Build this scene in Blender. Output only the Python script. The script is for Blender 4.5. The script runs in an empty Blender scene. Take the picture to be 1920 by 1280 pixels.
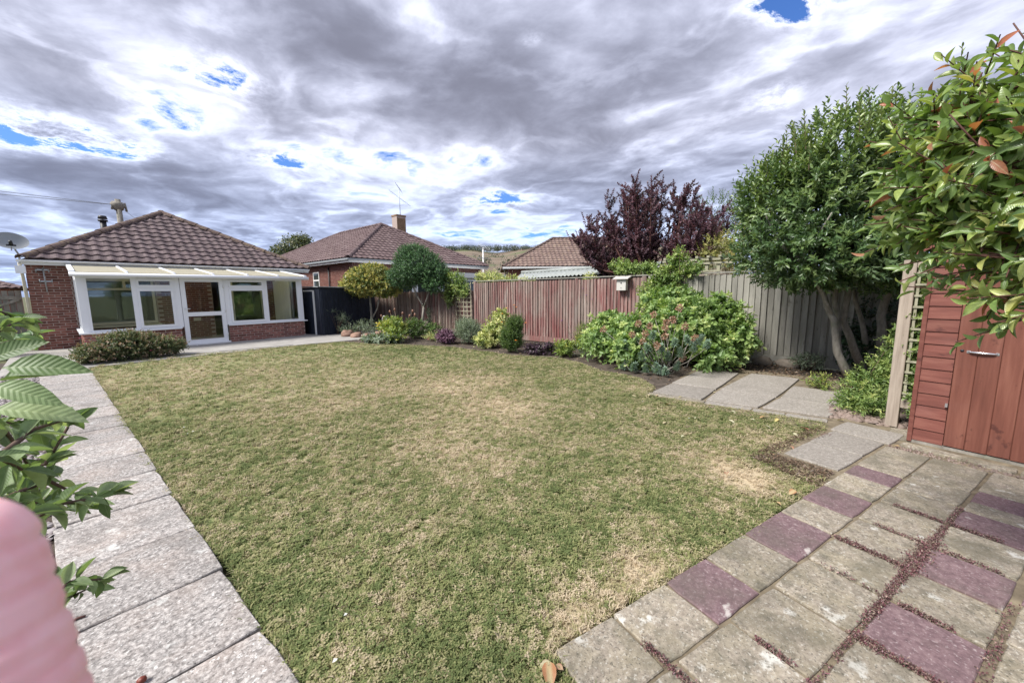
import bpy, math, random
import numpy as np
from mathutils import Vector, Matrix
rad = math.radians
random.seed(7)
RNG = np.random.default_rng(11)
SC = bpy.context.scene

# ------------------------------------------------------------------ camera
FPX, EYE = 711.0, 1.5
YAW, PITCH, ROLL = rad(50.0), rad(7.5), rad(0.6)
_f = np.array([math.sin(YAW)*math.cos(PITCH), math.cos(YAW)*math.cos(PITCH), -math.sin(PITCH)])
_r = np.array([math.cos(YAW), -math.sin(YAW), 0.0]); _u = np.cross(_r, _f)
_r2 = _r*math.cos(ROLL) - _u*math.sin(ROLL); _u2 = _u*math.cos(ROLL) + _r*math.sin(ROLL)
CAMP = np.array([0.0, 0.0, EYE])
cam_d = bpy.data.cameras.new('camera'); cam = bpy.data.objects.new('camera', cam_d)
SC.collection.objects.link(cam); SC.camera = cam
cam_d.sensor_width = 36.0; cam_d.lens = FPX/1920*36.0
cam_d.clip_start = 0.01; cam_d.clip_end = 5000
cam.matrix_world = Matrix(((_r2[0], _u2[0], -_f[0], 0), (_r2[1], _u2[1], -_f[1], 0), (_r2[2], _u2[2], -_f[2], EYE), (0, 0, 0, 1)))
cam_d.dof.use_dof = True; cam_d.dof.focus_distance = 5.0; cam_d.dof.aperture_fstop = 19.0

def ray(px, py):
    return _r2*((px-960)/FPX) - _u2*((py-640)/FPX) + _f
def G(px, py, z=0.0):
    d = ray(px, py); t = (z-EYE)/d[2]; return CAMP + t*d
def OX(px, py, X):
    d = ray(px, py); return CAMP + d*(X/d[0])
def OY(px, py, Y):
    d = ray(px, py); return CAMP + d*(Y/d[1])
def RAY(px, py, dist):
    d = ray(px, py); return CAMP + d/np.linalg.norm(d)*dist

# ------------------------------------------------------------------ light and sky
SUNDIR = np.array([-0.60, 0.24, 0.72]); SUNDIR /= np.linalg.norm(SUNDIR)
world = bpy.data.worlds.new('World'); SC.world = world; world.use_nodes = True
def build_world():
    nt = world.node_tree; N = nt.nodes; L = nt.links; N.clear()
    out = N.new('ShaderNodeOutputWorld')
    sky = N.new('ShaderNodeTexSky'); sky.sky_type = 'NISHITA'; sky.sun_disc = False
    sky.sun_elevation = math.asin(SUNDIR[2]); sky.sun_rotation = math.atan2(SUNDIR[0], SUNDIR[1])
    bg1 = N.new('ShaderNodeBackground'); bg1.inputs[1].default_value = 0.075
    hue = N.new('ShaderNodeMixRGB'); hue.blend_type = 'MULTIPLY'; hue.inputs[0].default_value = 1
    hue.inputs[2].default_value = (0.38, 0.60, 1.0, 1)
    L.new(sky.outputs[0], hue.inputs[1]); L.new(hue.outputs[0], bg1.inputs[0])
    tc = N.new('ShaderNodeTexCoord')
    sep = N.new('ShaderNodeSeparateXYZ'); L.new(tc.outputs['Generated'], sep.inputs[0])
    def math_(op, a, b=None, clamp=False):
        m = N.new('ShaderNodeMath'); m.operation = op; m.use_clamp = clamp
        for i, v in enumerate((a, b)):
            if v is None: continue
            if isinstance(v, (int, float)): m.inputs[i].default_value = v
            else: L.new(v, m.inputs[i])
        return m.outputs[0]
    z = math_('ADD', math_('MAXIMUM', sep.outputs[2], 0.0), 0.10)
    cx = math_('DIVIDE', sep.outputs[0], z); cy = math_('DIVIDE', sep.outputs[1], z)
    comb = N.new('ShaderNodeCombineXYZ'); L.new(cx, comb.inputs[0]); L.new(cy, comb.inputs[1])
    # domain warp
    wn = N.new('ShaderNodeTexNoise'); wn.inputs['Scale'].default_value = 1.4; wn.inputs['Detail'].default_value = 2
    L.new(comb.outputs[0], wn.inputs['Vector'])
    ws = N.new('ShaderNodeVectorMath'); ws.operation = 'MULTIPLY_ADD'
    L.new(wn.outputs['Color'], ws.inputs[0]); ws.inputs[1].default_value = (0.4, 0.4, 0); L.new(comb.outputs[0], ws.inputs[2])
    def noise(scale, detail, rough, off, stretch=(1, 1, 1), rot=0.0, src=None):
        mp = N.new('ShaderNodeMapping'); mp.inputs['Location'].default_value = off; mp.inputs['Scale'].default_value = stretch
        mp.inputs['Rotation'].default_value = (0, 0, rot)
        L.new(src or ws.outputs[0], mp.inputs['Vector'])
        n = N.new('ShaderNodeTexNoise'); n.inputs['Scale'].default_value = scale; n.inputs['Detail'].default_value = detail
        n.inputs['Roughness'].default_value = rough
        L.new(mp.outputs[0], n.inputs['Vector']); return n.outputs['Fac']
    big = noise(0.85, 2, 0.45, (3.1, 7.7, 0), (1, 1, 1))
    mid = noise(1.9, 8, 0.54, (1.3, 2.2, 0), (1.0, 0.85, 1), 0.5)
    d1 = math_('ADD', math_('MULTIPLY', big, 0.45), math_('MULTIPLY', mid, 0.85))
    d1 = math_('SUBTRACT', d1, 0.120)                                               # mean .5
    # thin and thick places of the cloud deck (cloud-plane x, y, radius, amount)
    spots = [(.47,1.83,.18,-.27),(.37,2.25,.15,-.20),(.20,2.68,.24,-.36),(-.10,2.75,.30,-.38),(1.45,.16,.13,-.36),
             (2.26,2.04,.34,-.33),(.85,2.43,.15,-.25),(.99,2.46,.14,-.24),(1.99,.30,.13,-.24),(1.10,.82,.06,-.2),(3.1,2.5,.35,-.16),
             (1.08,1.19,.30,.12),(.46,3.3,.55,.20),(.08,2.15,.22,.14),(.62,1.28,.18,.14),(1.5,.60,.28,.17),(.86,1.90,.16,.12),(2.2,1.30,.5,.10),(2.9,.5,.7,.05),(.30,1.55,.20,.12),(.2,2.0,.12,.08),
             (.6,2.45,.25,-.10),(.86,1.62,.14,-.10),(.42,1.45,.12,-.14),(.70,1.02,.16,-.15),(1.76,.35,.12,-.10),(1.28,.82,.10,-.10),(1.3,2.5,.35,-.11),(3.6,3.0,1.2,-.06)]
    fine = noise(5.5, 6, 0.6, (5.3, 1.2, 0), (1, .9, 1), .5)
    acc = math_('ADD', d1, math_('MULTIPLY', math_('SUBTRACT', fine, 0.5), 0.30))
    ragged = noise(3.6, 9, 0.72, (9.1, 4.2, 0), (1, 1, 1), 0)
    hm = N.new('ShaderNodeMapRange'); L.new(ragged, hm.inputs[0]); hm.inputs[1].default_value = .36; hm.inputs[2].default_value = .60; hm.inputs[3].default_value = -.05; hm.inputs[4].default_value = 1.35; hole = hm.outputs[0]
    lump = noise(1.35, 7, 0.55, (2.9, 8.1, 0), (1.0, .8, 1), .5)
    dl = math_('DIVIDE', math_('SUBTRACT', lump, 0.5), 0.035); crease = math_('EXPONENT', math_('MULTIPLY', math_('MULTIPLY', dl, dl), -1.0))
    acc = math_('SUBTRACT', acc, math_('MULTIPLY', crease, 0.085))
    acc = math_('ADD', acc, 0.015)
    for (x, y, r, a) in spots:
        vd = N.new('ShaderNodeVectorMath'); vd.operation = 'DISTANCE'
        L.new(ws.outputs[0], vd.inputs[0]); vd.inputs[1].default_value = (x+.2, y+.2, 0)
        g = math_('DIVIDE', vd.outputs['Value'], r*(.80 if a < -.19 else 1.25))
        g = math_('MULTIPLY', math_('MULTIPLY', g, g), -1.0)
        g = math_('MULTIPLY', math_('EXPONENT', g), a)
        if a < -.19: g = math_('MULTIPLY', g, hole)
        acc = math_('ADD', acc, g)
    ramp = N.new('ShaderNodeValToRGB'); L.new(acc, ramp.inputs[0])
    cr = ramp.color_ramp; cr.interpolation = 'B_SPLINE'
    e = cr.elements
    e[0].position = 0.28; e[0].color = (.60, .64, .76, 1)
    e[1].position = 0.80; e[1].color = (.135, .140, .185, 1)
    for p, c in ((.37, (.58, .615, .735, 1)), (.44, (.46, .48, .595, 1)), (.53, (.315, .33, .42, 1)), (.66, (.195, .205, .268, 1))):
        k = e.new(p); k.color = c
    el = N.new('ShaderNodeMapRange'); L.new(sep.outputs[2], el.inputs[0]); el.inputs[1].default_value = .34; el.inputs[2].default_value = .03
    lowt = N.new('ShaderNodeMixRGB'); lowt.blend_type = 'MULTIPLY'; L.new(el.outputs[0], lowt.inputs[0]); L.new(ramp.outputs[0], lowt.inputs[1]); lowt.inputs[2].default_value = (.80, .94, 1.12, 1)
    bg2 = N.new('ShaderNodeBackground'); bg2.inputs[1].default_value = 0.70; L.new(lowt.outputs[0], bg2.inputs[0])
    cov = N.new('ShaderNodeValToRGB'); L.new(acc, cov.inputs[0])
    cov.color_ramp.elements[0].position = 0.24; cov.color_ramp.elements[1].position = 0.35
    mix = N.new('ShaderNodeMixShader'); L.new(cov.outputs[0], mix.inputs[0]); L.new(bg1.outputs[0], mix.inputs[1]); L.new(bg2.outputs[0], mix.inputs[2])
    L.new(mix.outputs[0], out.inputs[0])
build_world()
sun_d = bpy.data.lights.new('sun', 'SUN'); sun = bpy.data.objects.new('sun', sun_d); SC.collection.objects.link(sun)
sun_d.energy = 2.5; sun_d.angle = rad(20); sun_d.color = (1.0, 0.965, 0.91)
sun.rotation_euler = Vector(tuple(SUNDIR)).to_track_quat('Z', 'Y').to_euler()
SC.view_settings.view_transform = 'Standard'; SC.view_settings.look = 'None'
SC.view_settings.exposure = 1.45; SC.view_settings.gamma = 1.0; SC.view_settings.use_curve_mapping = False

# ------------------------------------------------------------------ object helpers
COL = SC.collection
def tag(o, label=None, cat=None, group=None, kind=None):
    if label: o['label'] = label
    if cat: o['category'] = cat
    if group: o['group'] = group
    if kind: o['kind'] = kind
    return o
def empty(name, loc, label, cat, group=None, rz=0.0):
    o = bpy.data.objects.new(name, None); COL.objects.link(o); o.location = tuple(loc); o.rotation_euler = (0, 0, rz)
    o.empty_display_size = 0.1
    o['_m'] = 1; del o['_m']
    return tag(o, label, cat, group)
def PM(parent):
    """world matrix of an unevaluated parent chain"""
    m = Matrix.Identity(4)
    while parent is not None:
        m = Matrix.LocRotScale(parent.location, parent.rotation_euler, parent.scale) @ m
        parent = parent.parent
    return m
def link(name, me, m=None, parent=None, loc=None, rot=None, scale=None):
    o = bpy.data.objects.new(name, me); COL.objects.link(o)
    if m is not None:
        if not me.materials: me.materials.append(m)
    if parent is not None: o.parent = parent
    if loc is not None: o.location = tuple(loc)
    if rot is not None: o.rotation_euler = rot
    if scale is not None: o.scale = scale
    return o
def mesh_np(name, V, F, tint=None, smooth=False):
    """F: int array (n,k) all the same size"""
    me = bpy.data.meshes.new(name)
    V = np.asarray(V, dtype=np.float32); F = np.asarray(F, dtype=np.int32)
    me.vertices.add(len(V)); me.vertices.foreach_set('co', V.ravel())
    k = F.shape[1]
    me.loops.add(F.size); me.loops.foreach_set('vertex_index', F.ravel())
    me.polygons.add(len(F)); me.polygons.foreach_set('loop_start', np.arange(0, F.size, k, dtype=np.int32))
    if smooth: me.polygons.foreach_set('use_smooth', np.ones(len(F), dtype=bool))
    if tint is not None:
        a = me.attributes.new('tint', 'FLOAT', 'POINT'); a.data.foreach_set('value', np.asarray(tint, dtype=np.float32))
    me.update(calc_edges=True); return me

class MB:
    """collects shapes in world (or thing-local) coordinates and links them as one mesh object"""
    def __init__(s): s.v = []; s.f = []; s.sm = []
    def add(s, vs, fs, smooth=False):
        b = len(s.v); s.v += [tuple(map(float, v)) for v in vs]; s.f += [tuple(b+i for i in f) for f in fs]; s.sm += [smooth]*len(fs)
    def box(s, x0, x1, y0, y1, z0, z1, mtx=None):
        vs = [(x, y, z) for z in (z0, z1) for y in (y0, y1) for x in (x0, x1)]
        if mtx is not None: vs = [tuple(mtx @ Vector(v)) for v in vs]
        s.add(vs, [(0, 2, 3, 1), (4, 5, 7, 6), (0, 1, 5, 4), (2, 6, 7, 3), (0, 4, 6, 2), (1, 3, 7, 5)])
    def bbox(s, x0, x1, y0, y1, z0, z1, b=0.008, mtx=None):
        """box with chamfered vertical and top edges"""
        vs = []
        for z, i in ((z0, 0), (z1-b, 0), (z1, b)):
            c = [(x0+i, y0+i+(b if i == 0 else 0)), (x0+i+(b if i == 0 else 0), y0+i), (x1-i-(b if i == 0 else 0), y0+i), (x1-i, y0+i+(b if i == 0 else 0)),
                 (x1-i, y1-i-(b if i == 0 else 0)), (x1-i-(b if i == 0 else 0), y1-i), (x0+i+(b if i == 0 else 0), y1-i), (x0+i, y1-i-(b if i == 0 else 0))]
            vs += [(p[0], p[1], z) for p in c]
        if mtx is not None: vs = [tuple(mtx @ Vector(v)) for v in vs]
        fs = [tuple(range(7, -1, -1)), tuple(range(16, 24))]
        for r in range(2):
            for i in range(8): fs.append((r*8+i, r*8+(i+1) % 8, (r+1)*8+(i+1) % 8, (r+1)*8+i))
        s.add(vs, fs)
    def tube(s, pts, rr, n=6, cap=True, smooth=True):
        pts = [np.array(p, float) for p in pts]
        if isinstance(rr, (int, float)): rr = [rr]*len(pts)
        vs = []; fs = []; up = None
        for i, p in enumerate(pts):
            t = pts[min(i+1, len(pts)-1)] - pts[max(i-1, 0)]; t = t/(np.linalg.norm(t)+1e-9)
            if up is None:
                up = np.array([0, 0, 1.0]) if abs(t[2]) < .9 else np.array([1.0, 0, 0])
            a = np.cross(t, up); a /= (np.linalg.norm(a)+1e-9); b = np.cross(a, t); up = b
            for k in range(n):
                w = 2*math.pi*k/n; vs.append(p + rr[i]*(math.cos(w)*a + math.sin(w)*b))
        for i in range(len(pts)-1):
            for k in range(n): fs.append((i*n+k, i*n+(k+1) % n, (i+1)*n+(k+1) % n, (i+1)*n+k))
        if cap: fs += [tuple(range(n-1, -1, -1)), tuple((len(pts)-1)*n+k for k in range(n))]
        s.add(vs, fs, smooth)
    def quad(s, a, b, c, d): s.add([a, b, c, d], [(0, 1, 2, 3)])
    def lathe(s, prof, n=16, mtx=None, smooth=True):
        vs = [(r*math.cos(2*math.pi*k/n), r*math.sin(2*math.pi*k/n), z) for r, z in prof for k in range(n)]
        if mtx is not None: vs = [tuple(mtx @ Vector(v)) for v in vs]
        fs = [(i*n+k, i*n+(k+1) % n, (i+1)*n+(k+1) % n, (i+1)*n+k) for i in range(len(prof)-1) for k in range(n)]
        s.add(vs, fs, smooth)
    def blob(s, c, r, seed=0, n=7, m=5, amp=.18):
        rs = random.Random(seed); vs = []
        for i in range(m+1):
            th = math.pi*i/m
            for k in range(n):
                ph = 2*math.pi*k/n + .3*i; q = 1+rs.uniform(-amp, amp)
                vs.append((c[0]+r[0]*q*math.sin(th)*math.cos(ph), c[1]+r[1]*q*math.sin(th)*math.sin(ph), c[2]+r[2]*q*math.cos(th)))
        fs = [(i*n+k, (i+1)*n+k, (i+1)*n+(k+1) % n, i*n+(k+1) % n) for i in range(m) for k in range(n)]
        s.add(vs, fs, True)
    def mesh(s, name):
        me = bpy.data.meshes.new(name); me.from_pydata(s.v, [], s.f)
        me.polygons.foreach_set('use_smooth', s.sm); me.update(); return me
    def build(s, name, m, parent=None, local=False, **kw):
        """vertices are world coordinates unless local; they are moved into the parent's frame"""
        if parent is not None and not local:
            inv = PM(parent).inverted(); s.v = [tuple(inv @ Vector(v)) for v in s.v]
        return tag(link(name, s.mesh(name), m, parent), **kw)

# ------------------------------------------------------------------ materials
def newmat(name):
    m = bpy.data.materials.new(name); m.use_nodes = True; nt = m.node_tree; nt.nodes.clear()
    out = nt.nodes.new('ShaderNodeOutputMaterial'); return m, nt, nt.nodes, nt.links, out
def ramp_node(N, stops, interp='LINEAR'):
    r = N.new('ShaderNodeValToRGB'); e = r.color_ramp.elements; r.color_ramp.interpolation = interp
    e[0].position = stops[0][0]; e[0].color = (*stops[0][1], 1); e[1].position = stops[-1][0]; e[1].color = (*stops[-1][1], 1)
    for p, c in stops[1:-1]:
        k = e.new(p); k.color = (*c, 1)
    return r
def surf(name, stops, scale=8.0, detail=6, rough=0.85, bump=0.3, bscale=None, stretch=(1, 1, 1), coord='Object', orand=0.0, spots=None, spec=0.3, rough_n=0.6, bdist=0.01, extra=None):
    """noise-coloured surface; orand: brightness change from object to object; spots: list of (scale, lo, hi, colour, amount)"""
    m, nt, N, L, out = newmat(name)
    p = N.new('ShaderNodeBsdfPrincipled'); p.inputs['Roughness'].default_value = rough; p.inputs['Specular IOR Level'].default_value = spec
    L.new(p.outputs[0], out.inputs[0])
    tc = N.new('ShaderNodeTexCoord'); oi = N.new('ShaderNodeObjectInfo')
    if coord == 'World':
        gp = N.new('ShaderNodeNewGeometry'); src = gp.outputs['Position']
    else: src = tc.outputs['Object']
    off = N.new('ShaderNodeVectorMath'); off.operation = 'MULTIPLY_ADD'
    cmb = N.new('ShaderNodeCombineXYZ')
    for i in range(3): L.new(oi.outputs['Random'], cmb.inputs[i])
    L.new(cmb.outputs[0], off.inputs[0]); off.inputs[1].default_value = (37.0, 23.0, 11.0) if coord != 'World' else (0, 0, 0); L.new(src, off.inputs[2])
    mp = N.new('ShaderNodeMapping'); mp.inputs['Scale'].default_value = stretch; L.new(off.outputs[0], mp.inputs[0])
    n = N.new('ShaderNodeTexNoise'); n.inputs['Scale'].default_value = scale; n.inputs['Detail'].default_value = detail; n.inputs['Roughness'].default_value = rough_n
    L.new(mp.outputs[0], n.inputs['Vector'])
    r = ramp_node(N, stops); L.new(n.outputs['Fac'], r.inputs[0]); c = r.outputs[0]
    for sp in (spots or []):
        s2 = N.new('ShaderNodeTexNoise'); s2.inputs['Scale'].default_value = sp[0]; s2.inputs['Detail'].default_value = 4; s2.inputs['Roughness'].default_value = .6
        mo = N.new('ShaderNodeMapping'); mo.inputs['Location'].default_value = (sp[0]*1.7, 3.3, sp[0]); mo.inputs['Scale'].default_value = sp[5] if len(sp) > 5 else (1, 1, 1)
        L.new(off.outputs[0], mo.inputs[0]); L.new(mo.outputs[0], s2.inputs['Vector'])
        mr = N.new('ShaderNodeMapRange'); mr.inputs[1].default_value = sp[1]; mr.inputs[2].default_value = sp[2]; mr.inputs[4].default_value = sp[4]
        L.new(s2.outputs['Fac'], mr.inputs[0])
        mx = N.new('ShaderNodeMixRGB'); L.new(mr.outputs[0], mx.inputs[0]); L.new(c, mx.inputs[1]); mx.inputs[2].default_value = (*sp[3], 1); c = mx.outputs[0]
    if orand:
        hv = N.new('ShaderNodeHueSaturation'); mr = N.new('ShaderNodeMapRange'); L.new(oi.outputs['Random'], mr.inputs[0])
        mr.inputs[3].default_value = 1-orand; mr.inputs[4].default_value = 1+orand; L.new(mr.outputs[0], hv.inputs['Value'])
        L.new(c, hv.inputs['Color']); c = hv.outputs[0]
    L.new(c, p.inputs['Base Color'])
    if bump:
        b = N.new('ShaderNodeBump'); b.inputs['Strength'].default_value = bump; b.inputs['Distance'].default_value = bdist
        if bscale:
            nb = N.new('ShaderNodeTexNoise'); nb.inputs['Scale'].default_value = bscale; nb.inputs['Detail'].default_value = 3; L.new(mp.outputs[0], nb.inputs['Vector']); L.new(nb.outputs['Fac'], b.inputs['Height'])
        else: L.new(n.outputs['Fac'], b.inputs['Height'])
        L.new(b.outputs[0], p.inputs['Normal'])
    return m
def leaf_mat(name, stops, src='tint', rough=.45, spec=.45, tr=.3, trc=None, gain=1.0):
    stops = [(p_, tuple(x*gain for x in c_)) for p_, c_ in stops]
    m, nt, N, L, out = newmat(name)
    p = N.new('ShaderNodeBsdfPrincipled'); p.inputs['Roughness'].default_value = rough; p.inputs['Specular IOR Level'].default_value = spec
    r = ramp_node(N, stops)
    if src == 'tint':
        a = N.new('ShaderNodeAttribute'); a.attribute_name = 'tint'; L.new(a.outputs['Fac'], r.inputs[0])
    else:
        a = N.new('ShaderNodeObjectInfo'); L.new(a.outputs['Random'], r.inputs[0])
    # pale underside
    ge = N.new('ShaderNodeNewGeometry'); mx = N.new('ShaderNodeMixRGB'); mx.inputs[2].default_value = (.16, .19, .12, 1)
    mf = N.new('ShaderNodeMath'); mf.operation = 'MULTIPLY'; mf.inputs[1].default_value = .35; L.new(ge.outputs['Backfacing'], mf.inputs[0])
    L.new(mf.outputs[0], mx.inputs[0]); L.new(r.outputs[0], mx.inputs[1])
    cb = mx.outputs[0]
    if src == 'obj':
        tc = N.new('ShaderNodeTexCoord'); sp = N.new('ShaderNodeSeparateXYZ'); L.new(tc.outputs['Object'], sp.inputs[0])
        def mm(op, a, b=0.0):
            q = N.new('ShaderNodeMath'); q.operation = op
            for i, v in enumerate((a, b)):
                if isinstance(v, (int, float)): q.inputs[i].default_value = v
                else: L.new(v, q.inputs[i])
            return q.outputs[0]
        ax = mm('ABSOLUTE', sp.outputs[0]); vein = mm('SINE', mm('MULTIPLY', mm('SUBTRACT', sp.outputs[1], mm('MULTIPLY', ax, 1.1)), 75.0))
        vm = N.new('ShaderNodeMapRange'); vm.inputs[1].default_value = .80; vm.inputs[2].default_value = 1.0; vm.inputs[4].default_value = .05; L.new(vein, vm.inputs[0])
        rib = N.new('ShaderNodeMapRange'); rib.inputs[1].default_value = .016; rib.inputs[2].default_value = .006; rib.inputs[4].default_value = .40; L.new(ax, rib.inputs[0])
        nz = N.new('ShaderNodeTexNoise'); nz.inputs['Scale'].default_value = 5.0; nz.inputs['Detail'].default_value = 5; L.new(tc.outputs['Object'], nz.inputs['Vector'])
        hs = N.new('ShaderNodeHueSaturation'); vv = N.new('ShaderNodeMapRange'); vv.inputs[1].default_value = .3; vv.inputs[2].default_value = .7; vv.inputs[3].default_value = .72; vv.inputs[4].default_value = 1.25; L.new(nz.outputs['Fac'], vv.inputs[0]); L.new(vv.outputs[0], hs.inputs['Value']); L.new(cb, hs.inputs['Color'])
        m2 = N.new('ShaderNodeMixRGB'); L.new(mm('MAXIMUM', vm.outputs[0], rib.outputs[0]), m2.inputs[0]); L.new(hs.outputs[0], m2.inputs[1]); m2.inputs[2].default_value = (.42, .48, .27, 1); cb = m2.outputs[0]
        bu = N.new('ShaderNodeBump'); bu.inputs['Strength'].default_value = .16; bu.inputs['Distance'].default_value = .01; L.new(mm('MULTIPLY', vein, -1.0), bu.inputs['Height']); L.new(bu.outputs[0], p.inputs['Normal'])
    L.new(cb, p.inputs['Base Color'])
    t = N.new('ShaderNodeBsdfTranslucent'); g = N.new('ShaderNodeMixRGB'); g.blend_type = 'MULTIPLY'; g.inputs[0].default_value = 1
    L.new(r.outputs[0], g.inputs[1]); g.inputs[2].default_value = (*(trc or (1.6, 1.7, .8)), 1); L.new(g.outputs[0], t.inputs[0])
    mix = N.new('ShaderNodeMixShader'); mix.inputs[0].default_value = tr; L.new(p.outputs[0], mix.inputs[1]); L.new(t.outputs[0], mix.inputs[2])
    L.new(mix.outputs[0], out.inputs[0]); return m
def plain(name, c, rough=.6, spec=.4, metal=0.0):
    m, nt, N, L, out = newmat(name); p = N.new('ShaderNodeBsdfPrincipled')
    p.inputs['Base Color'].default_value = (*c, 1); p.inputs['Roughness'].default_value = rough; p.inputs['Specular IOR Level'].default_value = spec; p.inputs['Metallic'].default_value = metal
    L.new(p.outputs[0], out.inputs[0]); return m
def glass_mat(name, tint=(.82, .86, .84), refl=.10):
    m, nt, N, L, out = newmat(name)
    t = N.new('ShaderNodeBsdfTransparent'); t.inputs[0].default_value = (*tint, 1)
    g = N.new('ShaderNodeBsdfGlossy'); g.inputs['Roughness'].default_value = .02; g.inputs['Color'].default_value = (.9, .95, 1, 1)
    fr = N.new('ShaderNodeFresnel'); fr.inputs[0].default_value = 1.35
    a = N.new('ShaderNodeMath'); a.operation = 'ADD'; a.inputs[1].default_value = refl; L.new(fr.outputs[0], a.inputs[0])
    mix = N.new('ShaderNodeMixShader'); L.new(a.outputs[0], mix.inputs[0]); L.new(t.outputs[0], mix.inputs[1]); L.new(g.outputs[0], mix.inputs[2])
    L.new(mix.outputs[0], out.inputs[0]); return m

# dry patches of the lawn, shared by turf and blades: (world x, y, radius, amount)
DRY = [(*G(870, 716)[:2], .9, .8), (*G(950, 765)[:2], .75, .75), (*G(830, 815)[:2], .6, .45), (*G(700, 735)[:2], 1.0, .3), (*G(1205, 1060)[:2], .22, 1.1),
       (*G(1100, 1145)[:2], .20, .9), (*G(1400, 893)[:2], .26, 1.1), (*G(1335, 855)[:2], .35, .7), (*G(560, 760)[:2], .8, .3), (*G(880, 870)[:2], .45, .5),
       (*G(740, 950)[:2], .3, .4), (*G(1055, 1185)[:2], .14, .7), (*G(1470, 830)[:2], .25, .9), (*G(330, 700)[:2], 1.6, .4), (*G(620, 700)[:2], 1.5, .35),
       (*G(280, 800)[:2], .5, -.5), (*G(560, 1060)[:2], .5, -.4), (*G(1050, 960)[:2], .4, -.4), (*G(760, 655)[:2], .9, -.6), (*G(1300, 980)[:2], .35, -.4), (*G(950, 1130)[:2], .4, -.5)]
def dry_value(x, y):
    v = 0.0
    for (a, b, r, k) in DRY: v += k*math.exp(-((x-a)**2+(y-b)**2)/(r*r))
    return v
def dry_nodes(N, L, pos):
    acc = None
    for (a, b, r, k) in DRY:
        vd = N.new('ShaderNodeVectorMath'); vd.operation = 'DISTANCE'; L.new(pos, vd.inputs[0]); vd.inputs[1].default_value = (a, b, 0)
        d = N.new('ShaderNodeMath'); d.operation = 'DIVIDE'; L.new(vd.outputs['Value'], d.inputs[0]); d.inputs[1].default_value = r
        q = N.new('ShaderNodeMath'); q.operation = 'MULTIPLY'; L.new(d.outputs[0], q.inputs[0]); L.new(d.outputs[0], q.inputs[1])
        w = N.new('ShaderNodeMath'); w.operation = 'POWER'; w.inputs[0].default_value = 1/math.e; L.new(q.outputs[0], w.inputs[1])
        z = N.new('ShaderNodeMath'); z.operation = 'MULTIPLY_ADD'; L.new(w.outputs[0], z.inputs[0]); z.inputs[1].default_value = k
        if acc is None: z.inputs[2].default_value = 0
        else: L.new(acc, z.inputs[2])
        acc = z.outputs[0]
    return acc
def lawn_mat(name, blades):
    m, nt, N, L, out = newmat(name)
    p = N.new('ShaderNodeBsdfPrincipled'); p.inputs['Roughness'].default_value = .75; p.inputs['Specular IOR Level'].default_value = .2
    ge = N.new('ShaderNodeNewGeometry'); pos = ge.outputs['Position']
    dry = dry_nodes(N, L, pos)
    n1 = N.new('ShaderNodeTexNoise'); n1.inputs['Scale'].default_value = 1.5; n1.inputs['Detail'].default_value = 7; n1.inputs['Roughness'].default_value = .68; L.new(pos, n1.inputs['Vector'])
    n2 = N.new('ShaderNodeTexNoise'); n2.inputs['Scale'].default_value = 17; n2.inputs['Detail'].default_value = 5; n2.inputs['Roughness'].default_value = .7; L.new(pos, n2.inputs['Vector'])
    def mm(op, a, b):
        q = N.new('ShaderNodeMath'); q.operation = op
        for i, v in enumerate((a, b)):
            if isinstance(v, (int, float)): q.inputs[i].default_value = v
            else: L.new(v, q.inputs[i])
        return q.outputs[0]
    f = mm('ADD', mm('MULTIPLY', mm('SUBTRACT', n1.outputs['Fac'], .5), 1.35), mm('MULTIPLY', mm('SUBTRACT', n2.outputs['Fac'], .5), 1.5))
    f = mm('ADD', f, mm('MULTIPLY', dry, .52))
    if blades:
        oi = N.new('ShaderNodeObjectInfo'); f = mm('ADD', f, mm('MULTIPLY', mm('SUBTRACT', oi.outputs['Random'], .5), .95))
    n3 = N.new('ShaderNodeTexNoise'); n3.inputs['Scale'].default_value = 5.0; n3.inputs['Detail'].default_value = 3; L.new(pos, n3.inputs['Vector'])
    f = mm('ADD', f, mm('MULTIPLY', mm('SUBTRACT', n3.outputs['Fac'], .5), .6)); f = mm('ADD', f, .38)
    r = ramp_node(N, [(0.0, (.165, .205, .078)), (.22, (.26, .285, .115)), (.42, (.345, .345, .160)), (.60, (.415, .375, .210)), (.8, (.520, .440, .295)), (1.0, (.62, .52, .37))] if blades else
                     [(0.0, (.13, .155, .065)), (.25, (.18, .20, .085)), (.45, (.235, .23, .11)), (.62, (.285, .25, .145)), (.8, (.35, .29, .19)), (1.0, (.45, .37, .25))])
    L.new(f, r.inputs[0]); L.new(r.outputs[0], p.inputs['Base Color'])
    if blades:
        t = N.new('ShaderNodeBsdfTranslucent'); L.new(r.outputs[0], t.inputs[0]); mix = N.new('ShaderNodeMixShader'); mix.inputs[0].default_value = .38
        L.new(p.outputs[0], mix.inputs[1]); L.new(t.outputs[0], mix.inputs[2]); L.new(mix.outputs[0], out.inputs[0])
    else:
        b = N.new('ShaderNodeBump'); b.inputs['Strength'].default_value = .8; b.inputs['Distance'].default_value = .03; L.new(n2.outputs['Fac'], b.inputs['Height']); L.new(b.outputs[0], p.inputs['Normal'])
        L.new(p.outputs[0], out.inputs[0])
    return m

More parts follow.
